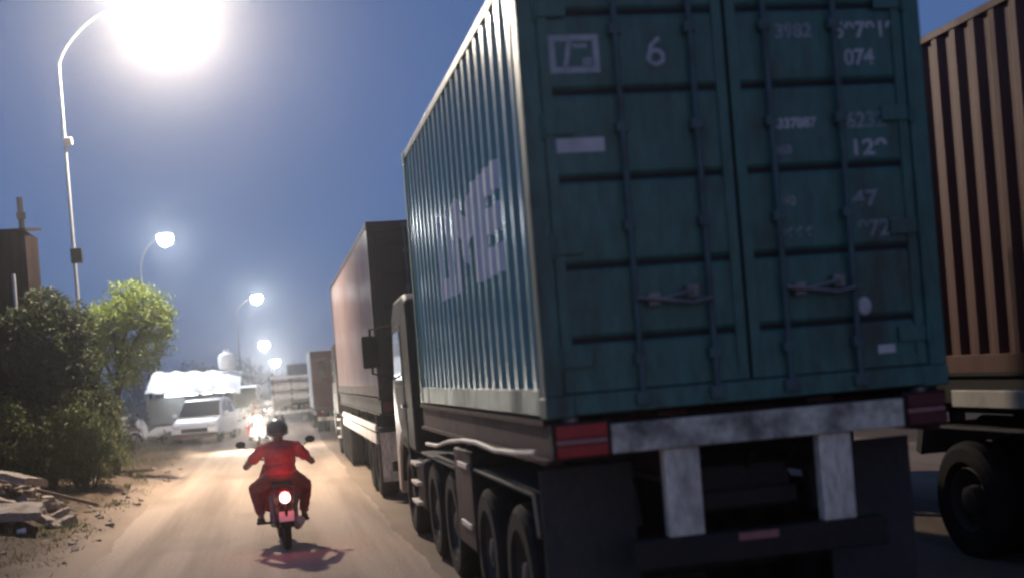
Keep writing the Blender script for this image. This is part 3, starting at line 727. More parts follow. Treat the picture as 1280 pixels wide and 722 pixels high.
# ------------------------------------------------------------------ motorcycles and riders
def make_bike(label, loc, rz, fairing, lit_tail=True, lit_head=False):
    """small step-through motorcycle; origin on the ground under the rear wheel, forward is +y"""
    root = thing('motorcycle', label, 'motorcycle', loc, rz)
    for nm, y, w in (('rear_wheel', 0, .095), ('front_wheel', 1.24, .08)):
        m = MB(); m.lathe([(-.028, .205), (-w / 2, .225), (-w / 2, .255), (-.030, .282), (0, .288), (.030, .282), (w / 2, .255), (w / 2, .225), (.028, .205)], (0, y, .288), 'X', 32)
        wh = m.build(nm, M_['black'], root)
        m = MB(); m.lathe([(-.03, .207), (-.03, .185), (-.012, .18), (.012, .18), (.03, .185), (.03, .207)], (0, y, .288), 'X', 28)
        for k in range(5):
            a = k * 2 * math.pi / 5; m.tube([(0, y + .03 * math.cos(a), .288 + .03 * math.sin(a)), (0, y + .185 * math.cos(a), .288 + .185 * math.sin(a))], .016, 6)
        m.cyl((-.07, y, .288), (.07, y, .288), .032); m.build('rim', M_['steel'], wh)
    m = MB()   # tail body and side panels
    secs = [(-.30, .055, .60, .70), (-.10, .11, .50, .74), (.15, .145, .42, .745), (.40, .14, .34, .73), (.62, .11, .30, .60), (.80, .09, .28, .48)]
    rings = []
    for (y, hw, za, zb_) in secs:
        ring = []
        for k in range(14):
            a = k * 2 * math.pi / 14; c, s = math.cos(a), math.sin(a)
            ring.append(m.bm.verts.new((hw * math.copysign(abs(c) ** .7, c), y, (za + zb_) / 2 + (zb_ - za) / 2 * math.copysign(abs(s) ** .7, s))))
        rings.append(ring)
    for a, b in zip(rings, rings[1:]):
        for k in range(14): m.bm.faces.new((a[k], a[(k + 1) % 14], b[(k + 1) % 14], b[k]))
    m.bm.faces.new(rings[0]); m.bm.faces.new(rings[-1][::-1])
    m.build('body_fairing', fairing, root)
    m = MB()   # leg shield: two curved wings in front of the knees
    for sx in (-1, 1):
        pr = [(.05, .98, .98), (.17, .93, .95), (.24, .86, .78), (.25, .84, .55), (.20, .86, .38), (.08, .92, .34)]
        for i in range(len(pr) - 1):
            a, b = pr[i], pr[i + 1]
        A = [m.bm.verts.new((sx * x, y, z)) for x, y, z in pr]; B = [m.bm.verts.new((sx * x, y + .03, z)) for x, y, z in pr]
        m.bm.faces.new(A); m.bm.faces.new(B[::-1])
        for i in range(len(pr)): m.bm.faces.new((A[i], A[(i + 1) % len(pr)], B[(i + 1) % len(pr)], B[i]))
    m.build('leg_shield', fairing, root, bevel=.008)
    m = MB(); m.prism([(.95, .72), (1.05, .70), (1.13, .84), (1.10, .98), (1.00, 1.04), (.93, 1.0)], -.13, .13); nc = m.build('front_cowl', fairing, root, bevel=.03)
    m = MB(); m.ell((0, 1.115, .89), (.075, .035, .06), 14, 8); m.build('headlight', M_['headlight'] if lit_head else M_['glass'], root)
    if lit_head: light('headlight_beam', (0, 1.25, .89), 700, (1, .9, .75), root, .05)
    m = MB()   # fork, front mudguard
    for sx in (-1, 1): m.cyl((sx * .075, 1.0, .72), (sx * .075, 1.24, .288), .024, n=10)
    m.build('fork', M_['steel'], root)
    m = MB(); pts = [(1.24 + .315 * math.cos(a), .288 + .315 * math.sin(a)) for a in [R(20 + 13 * k) for k in range(11)]]
    inn = [(1.24 + .302 * math.cos(a), .288 + .302 * math.sin(a)) for a in [R(20 + 13 * k) for k in range(11)]][::-1]
    m.prism(pts + inn, -.055, .055); m.build('front_mudguard', fairing, root)
    m = MB(); pts = [(.0 + .33 * math.cos(a), .288 + .33 * math.sin(a)) for a in [R(70 + 11 * k) for k in range(11)]]
    inn = [(.0 + .315 * math.cos(a), .288 + .315 * math.sin(a)) for a in [R(70 + 11 * k) for k in range(11)]][::-1]
    m.prism(pts + inn, -.065, .065); m.build('rear_mudguard', M_['black'], root)
    m = MB(); m.prism([(-.18, .735), (-.16, .775), (.10, .800), (.50, .760), (.58, .735), (.3, .725)], -.115, .115); m.build('seat', M_['black'], root, bevel=.03)
    m = MB(); m.ell((0, -.30, .625), (.060, .03, .064), 16, 10); m.build('tail_light', M_['tail'] if lit_tail else M_['red_lens'], root)
    if lit_tail: light('tail_light_glow', (0, -.44, .70), 4.4, (1, .10, .10), root, .05)
    m = MB(); m.box((-.085, -.355, .36), (.085, -.349, .475), rot=(R(-14), 0, 0)); m.build('number_plate', M_['plate'], root, bevel=.003)
    m = MB(); m.tube([(-.012, -.27, .56), (0, -.345, .48), (0, -.340, .36)], [.03, .02, .012], 8); m.build('plate_bracket', M_['black'], root)
    m = MB(); m.tube([(-.35, .80, 1.00), (-.24, .86, 1.02), (-.09, .97, .99), (.09, .97, .99), (.24, .86, 1.02), (.35, .80, 1.00)], .013, 8)
    hb = m.build('handlebar', M_['black'], root)
    for sx in (-1, 1):
        m = MB(); m.cyl((sx * .245, .857, 1.021), (sx * .37, .79, .998), .019, n=10); m.build('grip', M_['black'], hb)
        m = MB(); m.tube([(sx * .22, .88, 1.02), (sx * .30, .90, 1.12), (sx * .40, .90, 1.19)], .007, 6); m.ell((sx * .42, .90, 1.21), (.062, .012, .042), 14, 8); m.build('mirror', M_['black'], root)
    m = MB(); m.cyl((-.30, .52, .27), (.30, .52, .27), .016, n=8)
    for sx in (-1, 1): m.box((sx * .20, .48, .265), (sx * .31, .56, .292))
    m.build('footrest', M_['black'], root)
    m = MB(); m.box((-.13, .38, .22), (.13, .75, .40)); m.cyl((-.15, .62, .30), (.15, .62, .30), .10); m.build('engine', M_['steel'], root, bevel=.03)
    m = MB(); m.tube([(.10, .62, .22), (.14, .40, .20), (.15, .20, .24), (.155, -.36, .36)], [.018, .02, .048, .052], 14); m.build('exhaust', M_['steel'], root)
    m = MB()
    for sx in (-1, 1): m.box((sx * .085, -.03, .26), (sx * .11, .45, .31))
    m.build('swing_arm', M_['chassis'], root)
    for sx in (-1, 1):
        m = MB(); m.cyl((sx * .125, -.01, .32), (sx * .135, .08, .62), .028, n=12); m.build('shock_absorber', M_['steel'], root)
    return root

def make_rider(label, loc, rz, shirt, trousers, vox=.011):
    """seated rider in the frame of the motorcycle, hands on the grips, feet on the rests"""
    root = thing('person', label, 'person', loc, rz)
    hip, chest, neck = Vector((0, .10, .86)), Vector((0, .17, 1.12)), Vector((0, .20, 1.235))
    sh = [Vector((s * .195, .17, 1.165)) for s in (-1, 1)]
    el = [Vector((s * .385, .42, .965)) for s in (-1, 1)]
    ha = [Vector((s * .318, .775, 1.025)) for s in (-1, 1)]
    kn = [Vector((s * .30, .555, .685)) for s in (-1, 1)]
    an = [Vector((s * .25, .47, .345)) for s in (-1, 1)]
    hp = [Vector((s * .10, .13, .845)) for s in (-1, 1)]
    m = MB()
    m.ell((0, .12, .88), (.165, .125, .12)); m.ell((0, .155, 1.04), (.165, .115, .16)); m.ell((0, .18, 1.12), (.185, .11, .10))
    m.tube([(0, .19, 1.16), (0, .205, 1.23), (0, .225, 1.30)], [.07, .056, .056], 14)
    m.ell((0, .245, 1.36), (.075, .095, .115)); m.ell((0, .27, 1.315), (.055, .07, .06))
    m.tube([(0, .335, 1.365), (0, .352, 1.335)], [.012, .018], 8)                       # nose
    for s in (-1, 1):
        m.ell((s * .032, .325, 1.372), (.013, .012, .009)); m.ell((s * .077, .245, 1.35), (.012, .022, .032))   # eyes, ears
    m.ell((0, .338, 1.298), (.026, .010, .007))                                          # mouth
    for i, s in enumerate((-1, 1)):
        m.ell(sh[i], (.068, .068, .068)); m.tube([sh[i], el[i]], [.052, .040], 14); m.ell(el[i], (.041, .041, .041))
        m.tube([el[i], el[i] * .35 + ha[i] * .65, ha[i] - Vector((0, .03, -.005))], [.040, .034, .025], 14)
        m.ell(ha[i] + Vector((0, -.005, .008)), (.042, .045, .020), rot=(0, 0, s * -.5))
        gd = Vector((.125, s * -.067, -.023 * 1)).normalized() if s > 0 else Vector((-.125, -.067, -.023)).normalized()
        gd = Vector((s * .125, -.067, -.023)).normalized()
        for k in range(4):                                                                # fingers closed round the grip
            o = ha[i] + gd * (-.034 + .0225 * k); ln = (.92, 1.0, .96, .80)[k]
            m.tube([o + Vector((0, .02, .012)), o + Vector((0, .045 * ln, .004)), o + Vector((0, .044 * ln, -.026)), o + Vector((0, .016, -.040))], [.0095, .0095, .009, .008], 8)
        o = ha[i] - gd * .045
        m.tube([o + Vector((0, -.005, 0)), o + Vector((0, .022, -.022)) - gd * .006, o + Vector((0, .038, -.034))], [.012, .011, .009], 8)
        m.tube([hp[i], kn[i]], [.082, .056], 16); m.ell(kn[i], (.057, .057, .057)); m.tube([kn[i], kn[i] * .55 + an[i] * .45 + Vector((0, -.02, 0)), an[i]], [.055, .052, .034], 14)
        m.ell(an[i] + Vector((0, -.01, -.015)), (.036, .042, .036)); m.tube([an[i] + Vector((0, -.03, -.03)), an[i] + Vector((s * .012, .09, -.032)), an[i] + Vector((s * .015, .15, -.036))], [.030, .032, .022], 12)
    body = remeshed(m, 'body', M_['skin'], root, vox, 3)
    m = MB()
    m.ell((0, .115, .90), (.182, .142, .125)); m.ell((0, .15, 1.03), (.182, .132, .17)); m.ell((0, .165, 1.12), (.200, .122, .105))
    m.tube([(0, .185, 1.15), (0, .20, 1.235)], [.10, .072], 16)
    for s in (-1, 1): m.tube([(s * .03, .19, 1.205), (s * .185, .172, 1.165)], [.062, .066], 14)
    for i, s in enumerate((-1, 1)):
        m.ell(sh[i], (.072, .074, .070)); m.tube([sh[i], sh[i] * .38 + el[i] * .62], [.068, .062], 16)
    remeshed(m, 'shirt', shirt, body, vox, 3)
    def folds(o, k, amp):
        me = o.data; nn = [v.normal.copy() for v in me.vertices]
        for v, q in zip(me.vertices, nn):
            p = v.co; f = 1 - abs(noise.noise(Vector((p.x * 6, p.y * 6, p.z * 11)) + Vector((k, 0, 0)))) * 2.2
            v.co = p + q * amp * (f + .5 * noise.noise(p * 22))
    folds(body.children[0], 3, .007)
    m = MB()
    m.ell((0, .12, .845), (.178, .15, .085))
    for i, s in enumerate((-1, 1)):
        m.ell(hp[i], (.095, .10, .08)); m.tube([hp[i], kn[i]], [.094, .072], 16); m.ell(kn[i], (.072, .072, .072))
        m.tube([kn[i], kn[i] * .55 + an[i] * .45 + Vector((0, -.02, 0)), an[i] + Vector((0, 0, .035))], [.071, .064, .052], 14)
    folds(remeshed(m, 'trousers', trousers, body, vox, 3), 8, .007)
    for i, s in enumerate((-1, 1)):
        m = MB(); a = an[i]
        m.tube([a + Vector((0, -.055, -.036)), a + Vector((0, .0, -.034)), a + Vector((s * .012, .10, -.034)), a + Vector((s * .015, .165, -.040))], [.034, .040, .042, .026], 14)
        sh_ = m.build('shoe', M_['black'], body)
    m = MB(); m.ell((0, .238, 1.385), (.128, .150, .125), 24, 16)
    for v in m.bm.verts:
        if v.co.z < 1.315: v.co.z = 1.315 - (1.315 - v.co.z) * .25
        if v.co.z < 1.36 and v.co.y > .31: v.co.z = 1.385
    h = m.build('helmet', M_['helmet'], body)
    m = MB(); m.tube([(-.105, .30, 1.40), (-.06, .385, 1.405), (.06, .385, 1.405), (.105, .30, 1.40)], [.012, .014, .014, .012], 8); m.build('peak', M_['black'], h)
    m = MB(); m.tube([(.13 * math.cos(a), .238 + .152 * math.sin(a), 1.335) for a in [R(-200 + 11 * k) for k in range(21)]], .008, 6); m.build('rim_band', M_['steel'], h)
    return root

BX, BY = -.03, 14.48
make_bike('red step-through motorcycle with glowing tail light on the open road', (BX, BY, .002), R(3), M_['redbike'])
make_rider('rider in a red shirt and dark helmet on the red motorcycle, seen from behind', (BX, BY, .002), R(3), M_['shirt'], M_['trousers'])
make_bike('oncoming motorcycle with its headlight glaring, beyond the red shirted rider', (-.72, 39.2, .002), R(183), M_['grey'], False, True)
make_rider('rider in a drab shirt on the oncoming motorcycle behind a glaring headlight', (-.72, 39.2, .002), R(183), M_['blueshirt'], M_['trousers'], .014)
make_bike('pale motorcycle parked at the verge beside the white gatepost', (-3.95, 45.4, .03), R(72), M_['white'], False)

# ------------------------------------------------------------------ vehicles further down the road
def small_wheel(root, c, r, w, s): return make_wheel(root, c, r, w, s)
def make_box_truck(label, loc, rz, side, rear, L=4.6, H=3.05, hw=1.02, slats=False):
    root = thing('box_truck', label, 'truck', loc, rz)
    fl = .92
    m = MB(); m.box((-hw + .06, .0, fl - .12), (hw - .06, L, fl - .003)); m.build('bed', M_['chassis'], root)
    if not slats:
        for sx in (-1, 1):
            m = MB(); m.box((sx * hw, .055, fl), (sx * (hw - .05), L, H)); m.build('side_panel', side, root, bevel=.012)
        m = MB(); m.box((-hw + .051, .06, H - .06), (hw - .051, L, H - .004)); m.build('roof', side, root)
        m = MB(); m.box((-hw + .052, L - .06, fl), (hw - .052, L - .005, H - .061)); m.build('front_panel', side, root)
        for sx in (-1, 1):
            m = MB(); m.box((sx * .010, .0, fl + .02), (sx * (hw - .012), .05, H - .02))
            for k in range(6): m.box((sx * .03, -.012, fl + .1 + k * .33), (sx * (hw - .05), -.001, fl + .16 + k * .33))
            d = m.build('door', rear, root, bevel=.006)
            m = MB(); m.cyl((sx * .12, -.03, fl), (sx * .12, -.03, H - .05), .015, n=8); m.build('lock_rod', M_['steel'], d)
    else:
        for k in range(6):
            z = fl + .06 + k * .24
            m = MB()
            m.box((-hw, -.02, z), (hw, .02, z + .13)); m.box((-hw, .021, z), (-hw + .035, L, z + .13)); m.box((hw - .035, .021, z), (hw, L, z + .13))
            m.build('rail_board', M_['cream'] if k % 2 else M_['wood'], root, bevel=.005)
        for x in (-hw + .10, 0, hw - .10):
            m = MB(); m.box((x - .04, .022, fl), (x + .04, .08, fl + 1.6)); m.build('stake', M_['wood'], root)
    for sx in (-1, 1):
        for y in (.95,): make_wheel(root, (sx * .80, y, .40), .40, .2, sx, dual=True)
        make_wheel(root, (sx * .86, L + .75, .40), .40, .2, sx)
        m = MB(); m.box((sx * .62, -.03, .62), (sx * .92, .03, .76)); m.build('tail_light', M_['red_lens'], root, bevel=.01)
        m = MB(); m.box((sx * .30, 0.05, .55), (sx * .40, L + 1.4, .78)); m.build('frame_rail', M_['chassis'], root)
    m = MB(); m.box((-.9, -.04, .45), (.9, .04, .58)); m.build('bumper', M_['white_post'], root, bevel=.01)
    m = MB(); m.prism([(L + .12, .55), (L + .12, 2.05), (L + .35, 2.15), (L + 1.15, 2.10), (L + 1.62, 1.35), (L + 1.66, .55)], -hw + .1, hw - .1); m.build('cab', side, root, bevel=.05)
    return root
make_box_truck('maroon box truck with pale side edge, parked beyond the brown container', (2.27, 46, 0), 0, M_['white'], M_['maroon'])
make_box_truck('stake bed lorry with pale horizontal boards, far along the queue', (.68, 62, 0), 0, M_['cream'], M_['wood'], slats=True, hw=1.0)
make_box_truck('grey box truck at the far end of the queue of trucks', (1.75, 84, 0), 0, M_['grey'], M_['grey'], H=3.2)

def make_car(label, loc, rz, body, van=False):
    """origin on the ground at the middle, forward is +y"""
    name = 'parked_van' if van else 'parked_car'
    root = thing(name, label, 'van' if van else 'car', loc, rz)
    hw = .84
    if van:
        low = [(-2.1, .35), (-2.15, 1.0), (1.75, 1.05), (2.08, .88), (2.15, .35)]; top = [(-2.1, 1.0), (-2.0, 1.90), (-1.7, 1.98), (.95, 1.98), (1.2, 1.88), (1.85, 1.05)]
    else:
        low = [(-2.05, .30), (-2.1, .85), (-1.9, .95), (.95, .98), (1.85, .80), (2.05, .62), (2.08, .30)]; top = [(-2.0, .93), (-1.75, 1.50), (-1.3, 1.60), (.0, 1.60), (.25, 1.54), (1.10, .96)]
    m = MB(); m.prism(low, -hw, hw); bo = m.build('body', body, root, bevel=.09)
    m = MB(); m.prism(top, -hw + .03, hw - .03)
    for v in m.bm.verts:
        if v.co.z > 1.3: v.co.x *= .86
    m.build('cabin', body, root, bevel=.06)
    zb_, zt, ym = (1.08, 1.86, 1.84) if van else (1.00, 1.50, 1.06)
    yt = 1.22 if van else .28
    wb, wt = hw - .10, (hw - .03) * .86 - .05
    n = Vector((0, zt - zb_, ym - yt)).normalized() * .035
    m = MB(); A = [(-wb, ym, zb_), (wb, ym, zb_), (wt, yt, zt), (-wt, yt, zt)]
    va = [m.bm.verts.new(Vector(p) + n) for p in A]; vb = [m.bm.verts.new(Vector(p) - n * .5) for p in A]
    m.bm.faces.new(va); m.bm.faces.new(vb[::-1])
    for i in range(4): m.bm.faces.new((va[i], vb[i], vb[(i + 1) % 4], va[(i + 1) % 4]))
    m.build('windscreen', M_['glass'], root)
    for sx in (-1, 1):
        for (ya, yb) in ((-1.5, -.65), (-.55, .35 if not van else .9)):
            m = MB(); z1_ = zt - .06
            P = [(sx * (hw - .005), ya, zb_ + .02), (sx * (hw - .005), yb + .25, zb_ + .02), (sx * (hw * .84 + .012), yb - .05, z1_), (sx * (hw * .84 + .012), ya + .1, z1_)]
            vv = [m.bm.verts.new(p) for p in P]; v2 = [m.bm.verts.new((p[0] - sx * .04, p[1], p[2])) for p in P]
            m.bm.faces.new(vv); m.bm.faces.new(v2[::-1])
            for i in range(4): m.bm.faces.new((vv[i], v2[i], v2[(i + 1) % 4], vv[(i + 1) % 4]))
            m.build('window', M_['glass'], root)
        for y in (-1.3, 1.28): make_wheel(root, (sx * .74, y, .31), .31, .19, sx)
        m = MB(); m.ell((sx * .60, 2.0 if not van else 2.06, .66 if not van else .80), (.17, .09, .085), 14, 8); m.build('headlight', M_['vanlight'] if van else M_['plate'], root)
        m = MB(); m.box((sx * (hw + .02), .72, 1.0), (sx * (hw + .18), .80, 1.13)); m.build('mirror', body, root, bevel=.02)
    m = MB(); m.box((-.46, 2.02, .46), (.46, 2.13, .60)); m.build('grille', M_['black'], root, bevel=.01)
    m = MB(); m.box((-.82, 1.98, .24), (.82, 2.16, .42)); m.build('bumper', M_['maroon'] if not van else body, root, bevel=.04)  # car bumper coloured maroon for the red light reflected in it
    return root
make_car('white car parked facing the camera, in front of the white canopy', (-2.72, 47.0, .0), R(172), M_['white'])
make_car('white van with lit headlights, behind the white car and beside the canopy', (-1.50, 54.5, .0), R(178), M_['white'], van=True)

# ------------------------------------------------------------------ roadside stall, gatepost, shed
st = thing('roadside_stall', 'roadside stall under a white sheet canopy with a grey back wall', 'stall', (-3.3, 51.5, .05))
m = MB(); n = 16; A = []; B = []
for i in range(n + 1):
    x = -1.75 + 3.6 * i / n; sag = .05 * math.sin(i * 1.9)
    A.append((x, -2.1, 1.93 - .015 * i + sag * .6)); B.append((x, 1.9, 2.78 - .012 * i + sag))
va = [m.bm.verts.new(p) for p in A]; vb = [m.bm.verts.new(p) for p in B]
v2 = [m.bm.verts.new((p[0], p[1], p[2] - .03)) for p in A]; v3 = [m.bm.verts.new((p[0], p[1], p[2] - .03)) for p in B]
for i in range(n):
    m.bm.faces.new((va[i], va[i + 1], vb[i + 1], vb[i])); m.bm.faces.new((v2[i + 1], v2[i], v3[i], v3[i + 1])); m.bm.faces.new((va[i], v2[i], v2[i + 1], va[i + 1])); m.bm.faces.new((vb[i + 1], v3[i + 1], v3[i], vb[i]))
m.bm.faces.new((va[0], vb[0], v3[0], v2[0])); m.bm.faces.new((va[n], v2[n], v3[n], vb[n]))
m.build('canopy', M_['white'], st, smooth=False)
for x in (-1.7, 1.6):
    for y, z in ((-2.0, 1.85), (1.8, 2.6)):
        m = MB(); m.cyl((x, y, -.1), (x, y, z), .03, n=10); m.build('post', M_['steel'], st)
m = MB(); m.box((-1.72, -1.30, .02), (-.35, -1.24, 1.72)); m.build('screen_panel', M_['grey'], st)
m = MB(); m.box((-1.65, 1.70, .02), (1.6, 1.76, 2.3)); m.build('back_wall', M_['grey'], st)
m = MB(); m.box((.0, -.9, .0), (1.5, -.4, .85)); m.build('counter', M_['wood'], st, bevel=.01)
tb_ = thing('tube_lamp', 'lit white tube lamp hanging under the front edge of the canopy', 'lamp', (-3.0, 49.6, 1.86))
m = MB(); m.box((-1.35, -.05, .0), (1.35, .05, .04)); m.build('batten', M_['white'], tb_)
m = MB(); m.cyl((-1.3, -.01, -.035), (1.3, -.01, -.035), .032, n=12); m.build('tube', emit('lit_tube', (.95, .98, 1.0), 45.0), tb_)
wt = thing('water_tank', 'small white water tank standing on the canopy roof', 'tank', (-2.0, 53.0, 2.74))
m = MB(); m.lathe([(0, .001), (0, .34), (.12, .36), (.50, .36), (.62, .30), (.70, .10), (.71, .001)], (0, 0, 0), 'Z', 24); m.build('drum', M_['white'], wt)
m = MB(); m.cyl((0, 0, .70), (0, 0, .80), .13); m.build('lid', M_['white'], wt)
m = MB(); m.tube([(.33, 0, .1), (.42, 0, .1), (.42, 0, -.5)], .02, 8); m.build('outlet_pipe', M_['grey'], wt)

gp = thing('gatepost', 'stubby white painted gatepost at the back of the verge by the bushes', 'post', (-5.6, 45, .25))
m = MB(); m.box((-.28, -.2, -.3), (.28, .2, .86)); m.build('shaft', M_['plate'], gp, bevel=.02)
m = MB(); m.box((-.34, -.26, .861), (.34, .26, .95)); m.build('cap', M_['plate'], gp, bevel=.02)

sh = thing('tin_shed', 'rusty corrugated tin shed behind the dark trees at the left edge', 'shed', (-6.95, 27.3, .75))
m = MB()
def corr_wall(mb, p, q, z0, z1):
    p, q = Vector(p), Vector(q); d = q - p; Ln = d.length; d.normalize(); nn = Vector((d.y, -d.x, 0)); k = int(Ln / .05); lo = []; hi = []
    for i in range(k + 1):
        w = p + d * (Ln * i / k) + nn * .012 * math.sin(i * 1.6)
        lo.append(mb.bm.verts.new((w.x, w.y, z0))); hi.append(mb.bm.verts.new((w.x, w.y, z1)))
    for i in range(k): mb.bm.faces.new((lo[i], lo[i + 1], hi[i + 1], hi[i]))
corr_wall(m, (-3.0, -2, 0), (2.35, -2, 0), -1.4, 4.55); corr_wall(m, (2.35, -2, 0), (2.35, -.7, 0), -1.4, 4.55)
m.build('wall', M_['shed'], sh, norm=False)
m = MB(); m.prism([(-2.25, 4.50), (-2.25, 4.56), (-.5, 4.78), (-.5, 4.72)], -3.2, 2.42); m.build('roof', M_['shed'], sh)
m = MB(); m.cyl((2.1, -2.08, 3.0), (2.1, -2.08, 3.7), .035, n=10); m.build('downpipe', M_['galv'], sh)
up_ = thing('wooden_pole', 'dark wooden pole standing up above the shed roof', 'pole', (-5.38, 29.4, .5))
m = MB(); m.tube([(0, 0, -.3), (.02, 0, 3), (-.02, 0, 6.1)], [.085, .075, .06], 10); m.build('post', M_['unlit_wood'], up_)
m = MB(); m.box((-.09, -.10, 5.6), (.09, .0, 5.75)); m.build('bracket', M_['unlit_wood'], up_)

# ------------------------------------------------------------------ trees, bushes, grass
def leaves(mb, clumps, count, size, rng, flat=.5):
    tot = sum(c[1][0] * c[1][1] * c[1][2] for c in clumps)
    for (c, r) in clumps:
        k = int(count * r[0] * r[1] * r[2] / tot)
        for _ in range(k):
            while True:
                p = Vector((rng.uniform(-1, 1), rng.uniform(-1, 1), rng.uniform(-1, 1)))
                if p.length < 1: break
            p *= (p.length ** -.25 if p.length > .05 else 1)
            w_ = p.normalized() * 1.9 + Vector(c) * 1.7
            p *= 1 + .55 * noise.noise(w_) + .25 * noise.noise(w_ * 3.1) + (rng.random() ** 9) * .45
            if noise.noise((p * max(r) + Vector(c)) * (3.2 / max(r) ** .3)) < -.12 and rng.random() < .8: continue
            p = Vector((p.x * r[0], p.y * r[1], p.z * r[2])) + Vector(c)
            s = size * rng.uniform(.6, 1.4)
            a = Euler((rng.uniform(-1, 1) * 1.1, rng.uniform(-1, 1) * 1.1, rng.uniform(0, 6.28))).to_matrix()
            vs = [mb.bm.verts.new(p + a @ Vector(q) * s) for q in ((-1, 0, 0), (0, -flat, .12), (1, 0, -.1), (0, flat, .12))]
            mb.bm.faces.new(vs)
def make_tree(label, loc, clumps, count, size, mat, trunk_top, seed, tr=.09, name='roadside_tree', group=None):
    rng = random.Random(seed)
    root = thing(name, label, 'tree', loc, group=group)
    tt = Vector(trunk_top)
    m = MB(); mid = Vector((tt.x * .3 + .06, tt.y * .3, tt.z * .5)); m.tube([(0, 0, -.3), mid, tt], [tr, tr * .75, tr * .5], 10)
    for (c, r) in clumps:
        c = Vector(c); q = tt.lerp(c, .5) + Vector((rng.uniform(-.1, .1), rng.uniform(-.1, .1), .05))
        st_ = mid.lerp(tt, rng.uniform(.3, 1)); m.tube([st_, q, c], [tr * .45, tr * .3, tr * .12], 7)
        for _ in range(3):
            e = c + Vector((rng.uniform(-1, 1) * r[0], rng.uniform(-1, 1) * r[1], rng.uniform(-.6, .9) * r[2])) * .8
            m.tube([q, q.lerp(e, .5) + Vector((0, 0, .05)), e], [tr * .22, tr * .14, tr * .05], 6)
    m.build('trunk', M_['bark'], root)
    m = MB(); leaves(m, clumps, count, size, rng); m.build('crown', mat, root, smooth=False, norm=False)
    return root
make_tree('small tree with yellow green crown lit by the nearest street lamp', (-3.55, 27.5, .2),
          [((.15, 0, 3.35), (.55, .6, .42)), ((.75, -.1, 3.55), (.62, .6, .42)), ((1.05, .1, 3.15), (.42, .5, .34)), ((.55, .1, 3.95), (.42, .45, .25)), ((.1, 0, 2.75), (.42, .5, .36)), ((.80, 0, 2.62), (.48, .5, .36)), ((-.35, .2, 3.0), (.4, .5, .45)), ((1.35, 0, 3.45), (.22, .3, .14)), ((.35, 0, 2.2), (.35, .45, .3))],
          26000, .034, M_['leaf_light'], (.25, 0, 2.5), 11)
make_tree('dark broad tree behind the lamp pole, between shed and lit tree', (-4.36, 24.7, .2),
          [((0.251, 0.0, 2.9), (0.6, 0.6, 0.6)), ((0.551, 0.0, 2.3), (0.6, 0.6, 0.6)), ((-0.151, 0.0, 2.5), (0.5, 0.6, 0.6)), ((0.3, 0.1, 3.451), (0.42, 0.5, 0.3)), ((0.749, -0.1, 1.7), (0.551, 0.6, 0.5)), ((-0.2, -0.1, 1.6), (0.7, 0.6, 0.551)), ((0.62, 0.0, 3.1), (0.349, 0.4, 0.4)), ((-0.251, 0.0, 3.3), (0.349, 0.4, 0.3)), ((0.1, 0.0, 3.749), (0.3, 0.349, 0.16))],
          26000, .05, M_['leaf_dark'], (.15, 0, 2.4), 12, .10)
make_tree('dark low shrubby tree at the left edge in front of the shed', (-6.1, 25.6, .2),
          [((0, 0, 1.5), (.8, .7, .6)), ((.6, -.1, 1.3), (.7, .7, .6)), ((-.6, 0, 1.5), (.6, .6, .5)), ((.4, 0, 1.9), (.5, .5, .3))],
          16000, .05, M_['leaf_dark'], (0, 0, 1.6), 13, .09)
def make_bush(label, loc, clumps, count, size, mat, seed, group='bushes on the verge'):
    rng = random.Random(seed); root = thing('bush', label, 'bush', loc, group=group)
    m = MB()
    for (c, r) in clumps:
        for _ in range(5):
            e = Vector(c) + Vector((rng.uniform(-1, 1) * r[0], rng.uniform(-1, 1) * r[1], rng.uniform(0, 1) * r[2])) * .85
            b = Vector((rng.uniform(-.15, .15), rng.uniform(-.15, .15), -.15)); m.tube([b, b.lerp(e, .5) + Vector((0, 0, .12)), e], [.022, .014, .006], 6)
    m.build('stem', M_['bark'], root)
    m = MB(); leaves(m, clumps, count, size, rng, .32); m.build('foliage', mat, root, smooth=False, norm=False)
    return root
make_bush('rounded olive bush right of the others, in front of the lit tree', (-3.68, 24.2, .2), [((0.0, 0.0, 1.0), (0.62, 0.6, 0.75)), ((0.35, 0.0, 0.7), (0.5, 0.5, 0.55)), ((-0.4, -0.1, 0.8), (0.5, 0.5, 0.6)), ((0.05, 0.0, 1.55), (0.4, 0.4, 0.35))], 15000, .042, M_['leaf_bush'], 21)
make_bush('wide low olive bush at the left edge above the rubble heap', (-4.85, 24.0, .3), [((0, 0, .8), (.8, .6, .7)), ((.6, .1, .7), (.5, .5, .6)), ((-.7, 0, .9), (.7, .6, .7)), ((-.1, 0, 1.35), (.5, .45, .45))], 16000, .045, M_['leaf_bush'], 22)
make_bush('scrubby dark bush between the round bush and the gatepost', (-4.6, 33.5, .2), [((0, 0, .7), (.6, .6, .6)), ((.4, 0, .5), (.4, .5, .4)), ((-.4, .2, 1.1), (.5, .5, .6)), ((.1, 0, 1.5), (.45, .5, .5))], 12000, .05, M_['leaf_dark'], 23)
wr = random.Random(77)
for i in range(12):
    y = 14.5 + 17 * wr.random(); x = -2.75 - 1.1 * wr.random(); h = wr.uniform(.08, .22)
    w_ = thing('weed', 'small ragged weed growing from the dirt at the road edge', 'weed', (x, y, vh(x, y) - .01), 0, 'weeds at the road edge')
    m = MB(); leaves(m, [((0, 0, h * .6), (h * .9, h * .9, h * .6))], 130, .03, wr, .3); m.build('foliage', M_['leaf_bush'], w_, smooth=False, norm=False)
rng = random.Random(31); m = MB()
